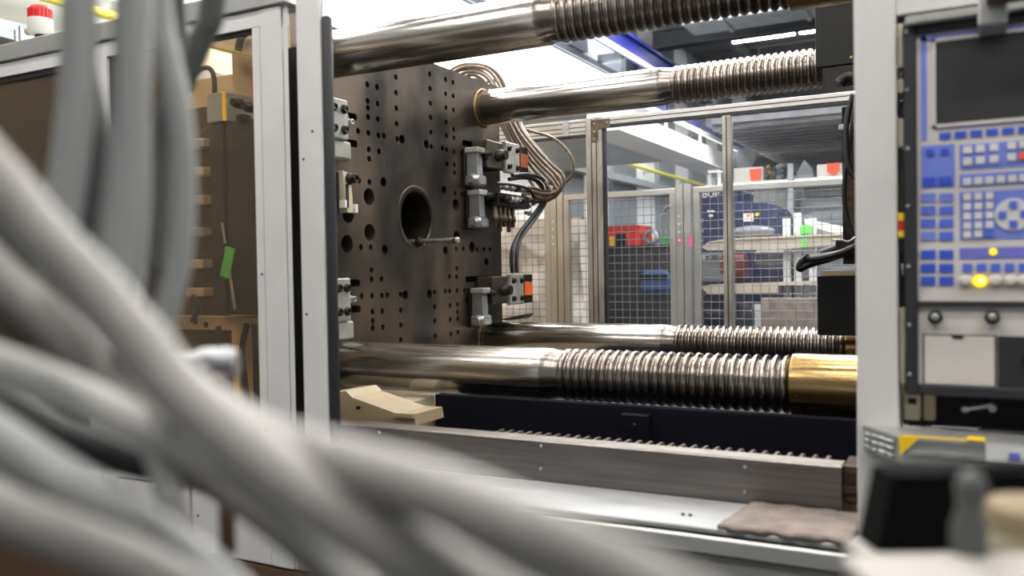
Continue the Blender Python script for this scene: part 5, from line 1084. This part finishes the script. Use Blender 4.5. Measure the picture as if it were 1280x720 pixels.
# ------------------------------------------------------------------ grey hoses hanging close to the camera
HV = [[(-0.6339, 0.4677, 2.0453), (-0.635, 0.4647, 1.942), (-0.6356, 0.4613, 1.8128), (-0.6372, 0.4587, 1.7353), (-0.6386, 0.4568, 1.6881), (-0.6451, 0.452, 1.6308), (-0.6511, 0.4479, 1.5902), (-0.657, 0.4438, 1.5483)], [(-0.6132, 0.5016, 2.0587), (-0.6138, 0.4988, 1.9524), (-0.6145, 0.4954, 1.8195), (-0.6155, 0.493, 1.7398), (-0.6169, 0.491, 1.6867), (-0.6225, 0.4866, 1.627), (-0.628, 0.4826, 1.5806), (-0.633, 0.4789, 1.5341)], [(-0.6643, 0.5434, 2.1011), (-0.6655, 0.5374, 1.8708), (-0.6655, 0.5347, 1.7556), (-0.664, 0.5339, 1.6836), (-0.6637, 0.5325, 1.6188), (-0.6678, 0.529, 1.5613), (-0.6745, 0.5239, 1.4966)], [(-0.6491, 0.5515, 2.1008), (-0.6472, 0.5497, 1.9784), (-0.6449, 0.5466, 1.7984), (-0.6388, 0.5488, 1.7501), (-0.6301, 0.5522, 1.7024), (-0.6265, 0.5532, 1.6613), (-0.6261, 0.5524, 1.6181), (-0.6302, 0.549, 1.5634), (-0.6387, 0.5436, 1.5247), (-0.6465, 0.5386, 1.4889), (-0.6538, 0.5335, 1.4386)], [(-0.749, 0.7512, 2.2546), (-0.7598, 0.7407, 2.0518), (-0.7722, 0.7298, 1.8674), (-0.783, 0.7231, 1.827), (-0.7971, 0.7148, 1.7895), (-0.8152, 0.7042, 1.7483), (-0.826, 0.6974, 1.7023), (-0.8304, 0.6937, 1.647), (-0.8357, 0.689, 1.5641)], [(-0.8463, 0.7569, 2.291), (-0.8475, 0.7514, 2.0778), (-0.8493, 0.7459, 1.884), (-0.8453, 0.7466, 1.8258), (-0.8474, 0.7442, 1.7677), (-0.8563, 0.7376, 1.6904), (-0.8637, 0.7315, 1.5936), (-0.8693, 0.7262, 1.4968)], [(-0.8179, 0.5997, 2.1869), (-0.8193, 0.5928, 1.9211), (-0.8177, 0.5909, 1.8048), (-0.8085, 0.5943, 1.7382), (-0.8007, 0.5972, 1.6882), (-0.8039, 0.5944, 1.6384), (-0.8137, 0.588, 1.5888), (-0.8243, 0.5808, 1.5225)], [(-0.6724, 0.2821, 1.7633), (-0.5935, 0.2885, 1.6997), (-0.5234, 0.2905, 1.6444), (-0.4753, 0.2924, 1.6034), (-0.4448, 0.2966, 1.5724), (-0.4115, 0.3022, 1.5434), (-0.3836, 0.3051, 1.517), (-0.3584, 0.3067, 1.4943), (-0.3165, 0.3057, 1.47), (-0.2735, 0.3054, 1.4496), (-0.2389, 0.3065, 1.4359), (-0.2061, 0.3066, 1.4245), (-0.1695, 0.3143, 1.407), (-0.1193, 0.3291, 1.3837)], [(-0.587, 0.4134, 1.5659), (-0.4944, 0.3933, 1.5102), (-0.4117, 0.3686, 1.4777), (-0.3343, 0.3414, 1.4638), (-0.2673, 0.3203, 1.4605), (-0.2004, 0.2992, 1.4588), (-0.1523, 0.2906, 1.4512), (-0.1172, 0.2975, 1.4382), (-0.0803, 0.3054, 1.4208)], [(-0.7274, 0.3413, 1.669), (-0.6859, 0.362, 1.6121), (-0.6341, 0.3881, 1.5503), (-0.6019, 0.4044, 1.5178), (-0.5801, 0.4154, 1.4925), (-0.5562, 0.4274, 1.4637), (-0.5251, 0.4432, 1.4318), (-0.4835, 0.4644, 1.3956), (-0.4368, 0.4882, 1.3534), (-0.3901, 0.5118, 1.2993)], [(-0.6116, 0.275, 1.5313), (-0.5771, 0.2929, 1.517), (-0.5254, 0.32, 1.4964), (-0.5073, 0.3294, 1.4887), (-0.4805, 0.3433, 1.476), (-0.4534, 0.3573, 1.4603), (-0.4445, 0.3843, 1.4448), (-0.4334, 0.4236, 1.418), (-0.4094, 0.458, 1.3767), (-0.3705, 0.4775, 1.3261)], [(-0.5852, 0.2546, 1.5141), (-0.5446, 0.2756, 1.4893), (-0.4959, 0.3007, 1.4561), (-0.4707, 0.3136, 1.4371), (-0.4451, 0.3268, 1.4191), (-0.4114, 0.3441, 1.3936), (-0.3862, 0.357, 1.3709), (-0.3578, 0.3713, 1.339)], [(-0.527, 0.2277, 1.4637), (-0.4904, 0.2468, 1.4497), (-0.4465, 0.2697, 1.4289), (-0.4161, 0.2855, 1.4151), (-0.3853, 0.3015, 1.3999), (-0.344, 0.3229, 1.3751)], [(-0.5561, 0.4282, 1.4944), (-0.5448, 0.4333, 1.4588), (-0.5325, 0.4389, 1.4172), (-0.5243, 0.4426, 1.3875), (-0.5192, 0.4447, 1.3638), (-0.5121, 0.4474, 1.3164)], [(-0.9001, 0.4762, 1.6741), (-0.832, 0.5103, 1.5876), (-0.7844, 0.534, 1.5207), (-0.73, 0.5612, 1.4476), (-0.6755, 0.5888, 1.3892), (-0.6141, 0.6203, 1.3415), (-0.546, 0.6549, 1.272), (-0.4916, 0.6821, 1.2012)], [(-0.9869, 0.5157, 1.4635), (-0.9122, 0.5544, 1.4171), (-0.8523, 0.5852, 1.3794), (-0.785, 0.6205, 1.3561), (-0.7175, 0.6558, 1.3361), (-0.6503, 0.6904, 1.2847), (-0.5757, 0.7282, 1.2069)], [(-0.5977, 0.5849, 1.393), (-0.4794, 0.5568, 1.3784), (-0.3741, 0.522, 1.3717), (-0.3019, 0.5146, 1.3542), (-0.2353, 0.5266, 1.3222)], [(-0.6882, 0.6513, 1.4452), (-0.6899, 0.6495, 1.4037), (-0.6865, 0.6497, 1.3371), (-0.6847, 0.6491, 1.2707), (-0.6844, 0.6471, 1.1793)]]
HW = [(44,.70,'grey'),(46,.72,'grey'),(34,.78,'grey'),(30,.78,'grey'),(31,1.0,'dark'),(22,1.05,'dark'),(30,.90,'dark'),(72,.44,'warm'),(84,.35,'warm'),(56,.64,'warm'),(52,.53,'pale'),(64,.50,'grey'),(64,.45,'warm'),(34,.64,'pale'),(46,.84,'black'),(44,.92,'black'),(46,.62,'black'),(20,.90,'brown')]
HL = ['leftmost upright grey hose hanging close to the camera', 'second upright grey hose from the left, thick and hanging straight', 'grey hose hanging behind the second upright hose',
 'slim grey hose bowing to the right in front of the amber window', 'dark grey hose slanting from the top across the amber window corner', 'dark thin hose hanging behind the slim bowed hose', 'dark hose hanging between the first two upright hoses',
 'thick warm grey hose running diagonally from the left edge to the bottom', 'thick pale hose fading across the bottom middle, nearest the camera', 'warm grey hose just under the thick diagonal hose', 'whitish hose entering low at the left edge', 'grey hose slanting through the lower left corner', 'lowest warm grey hose in the bottom left corner', 'short light hose hanging down under the diagonal hoses', 'added dark hose filling the shaded gap below the thick diagonal hose', 'added dark hose filling the shaded gap below the whitish low hose', 'added dark hose filling the shaded gap under the pale bottom hose', 'thin brown pipe hanging in front of the white lower sheets']  # three blackish hoses are added to shade the gaps between the others
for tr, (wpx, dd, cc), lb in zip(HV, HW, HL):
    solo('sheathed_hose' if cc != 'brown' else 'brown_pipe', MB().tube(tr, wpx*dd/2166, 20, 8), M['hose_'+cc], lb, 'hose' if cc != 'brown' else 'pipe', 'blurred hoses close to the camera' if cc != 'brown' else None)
CPL = [(-0.8363, 0.686, 1.4515), (-0.7907, 0.7102, 1.4478), (-0.7776, 0.7172, 1.4485), (-0.7499, 0.7319, 1.4498)]
CPT = [(-1.0407, 0.5753, 1.3557), (-0.9425, 0.6286, 1.4092), (-0.8853, 0.6597, 1.4377), (-0.8347, 0.6869, 1.4515)]
t = thing('hose_coupling', 'blurred shiny metal hose coupling beside the hoses', 'coupling', CPL[1])
ax = (Vector(CPL[3])-Vector(CPL[0])).normalized()
part('sleeve', MB().cyl(CPL[0], CPL[1], .014, n=18), M['hose_grey'], t)
part('hose_tail', MB().tube(CPT, .013, 12, 6), M['hose_grey'], t)
part('nut', MB().lathe([(0, .0165), (.01, .019), (.036, .019), (.046, .016)], CPL[1], ax, 18), M['steel'], t)

# ------------------------------------------------------------------ things on the trolley at the lower right, close to the camera
DT = .80
T0 = (-0.0764, 0.8592, 1.2842)
T1 = (-0.0682, 0.8653, 1.3549)
T2 = (-0.0112, 0.8939, 1.2829)
T3 = (0.074, 0.9406, 1.3478)
TA = (-0.0923, 0.7606, 1.3012)
t = thing('trolley', 'white topped trolley at the lower right, close to the camera', 'trolley', (.45, .75, 0))
zt0 = T0[2]-.001
rx = Vector((.883, .469, 0)); fy = Vector((-.469, .883, 0))
def obox(c, a, b, z0, z1, ch=0.0):                        # box aligned with the trolley: a along, b deep
    q = Matrix.Translation(Vector(c)) @ Matrix.Rotation(math.atan2(.469, .883), 4, 'Z')
    return MB().box(-a/2, a/2, -b/2, b/2, z0-c[2], z1-c[2], m=q, ch=ch)
tc = Vector((T0[0], T0[1], 0))+rx*.235+fy*-.03
part('top', obox((tc.x, tc.y, 0), .50, .16, zt0-.02, zt0, .004), M['trolley'], t)
for sx in (-.22, .22):
    for sy in (-.06, .06):
        p = tc+rx*sx+fy*sy; part('leg', MB().cyl((p.x, p.y, 0), (p.x, p.y, zt0-.02), .012, n=10), M['steel'], t)
bc = Vector((T0[0], T0[1], 0))+rx*.12+fy*.01
h = T1[2]-zt0
q = Matrix.Translation(Vector((bc.x, bc.y, zt0))) @ Matrix.Rotation(math.atan2(.469, .883), 4, 'Z')
mbx = MB().prism([(-.123, .001), (.30, .001), (.30, h), (-.108, h)], 'y', -.01, .035)
t = thing('black_case', 'black case standing on the trolley, blurred', 'case', (bc.x, bc.y, zt0))
part('case_body', MB().add([q @ Vector(p) for p in mbx.v], mbx.f), M['matte_black'], t)
mbh = MB().prism([(-.02, h), (.06, h), (.05, h+.003), (-.01, h+.003)], 'y', .0, .02)
part('case_lid_rib', MB().add([q @ Vector(p) for p in mbh.v], mbh.f), M['matte_black'], t)
G0 = (-0.0014, 0.7427, 1.377)
G1 = (-0.0028, 0.7409, 1.3295)
G2 = (-0.0016, 0.7421, 1.3539)
t = thing('spray_bottle', 'blurred grey bottle with rounded cap in front of the black case', 'bottle', (G1[0], G1[1], G1[2]-.04))
part('bottle_body', MB().lathe([(0, .012), (.004, .0135), (G2[2]-G1[2]+.018, .0128), (G2[2]-G1[2]+.026, .0095), (G2[2]-G1[2]+.045, .0085)], (G1[0], G1[1], G1[2]-.02), (0,0,1), 20), M['hose_dark'], t)
part('cap', MB().ball((G0[0], G0[1], G0[2]), .0118, (1, 1, 1.3)), M['hose_dark'], t)
E0 = (0.011, 0.794, 1.3534)
E1 = (0.0473, 0.8123, 1.3088)
t = thing('beige_tin', 'blurred beige tin at the lower right edge', 'tin', (E0[0]+.03, E0[1], E1[2]-.02))
tcx = Vector(E0)+rx*.042
part('tin_body', MB().lathe([(0, .040), (.003, .042), (E0[2]-E1[2]+.03, .042), (E0[2]-E1[2]+.034, .040)], (tcx.x, tcx.y, E1[2]-.034), (0,0,1), 28), M['tin'], t)
part('tin_band', MB().lathe([(0, .0425), (.012, .0425)], (tcx.x, tcx.y, E1[2]+.012), (0,0,1), 28), M['creamlight'], t)
S0 = (-0.0492, 0.6709, 1.3289)
t = thing('paper_pad', 'blurred white paper pad on the near edge of the trolley', 'paper', (S0[0], S0[1], S0[2]-.02))
pc = Vector(S0)+rx*.055
part('pad', obox((pc.x, pc.y, S0[2]), .16, .08, S0[2]-.012, S0[2], .002), M['trolley'], t)
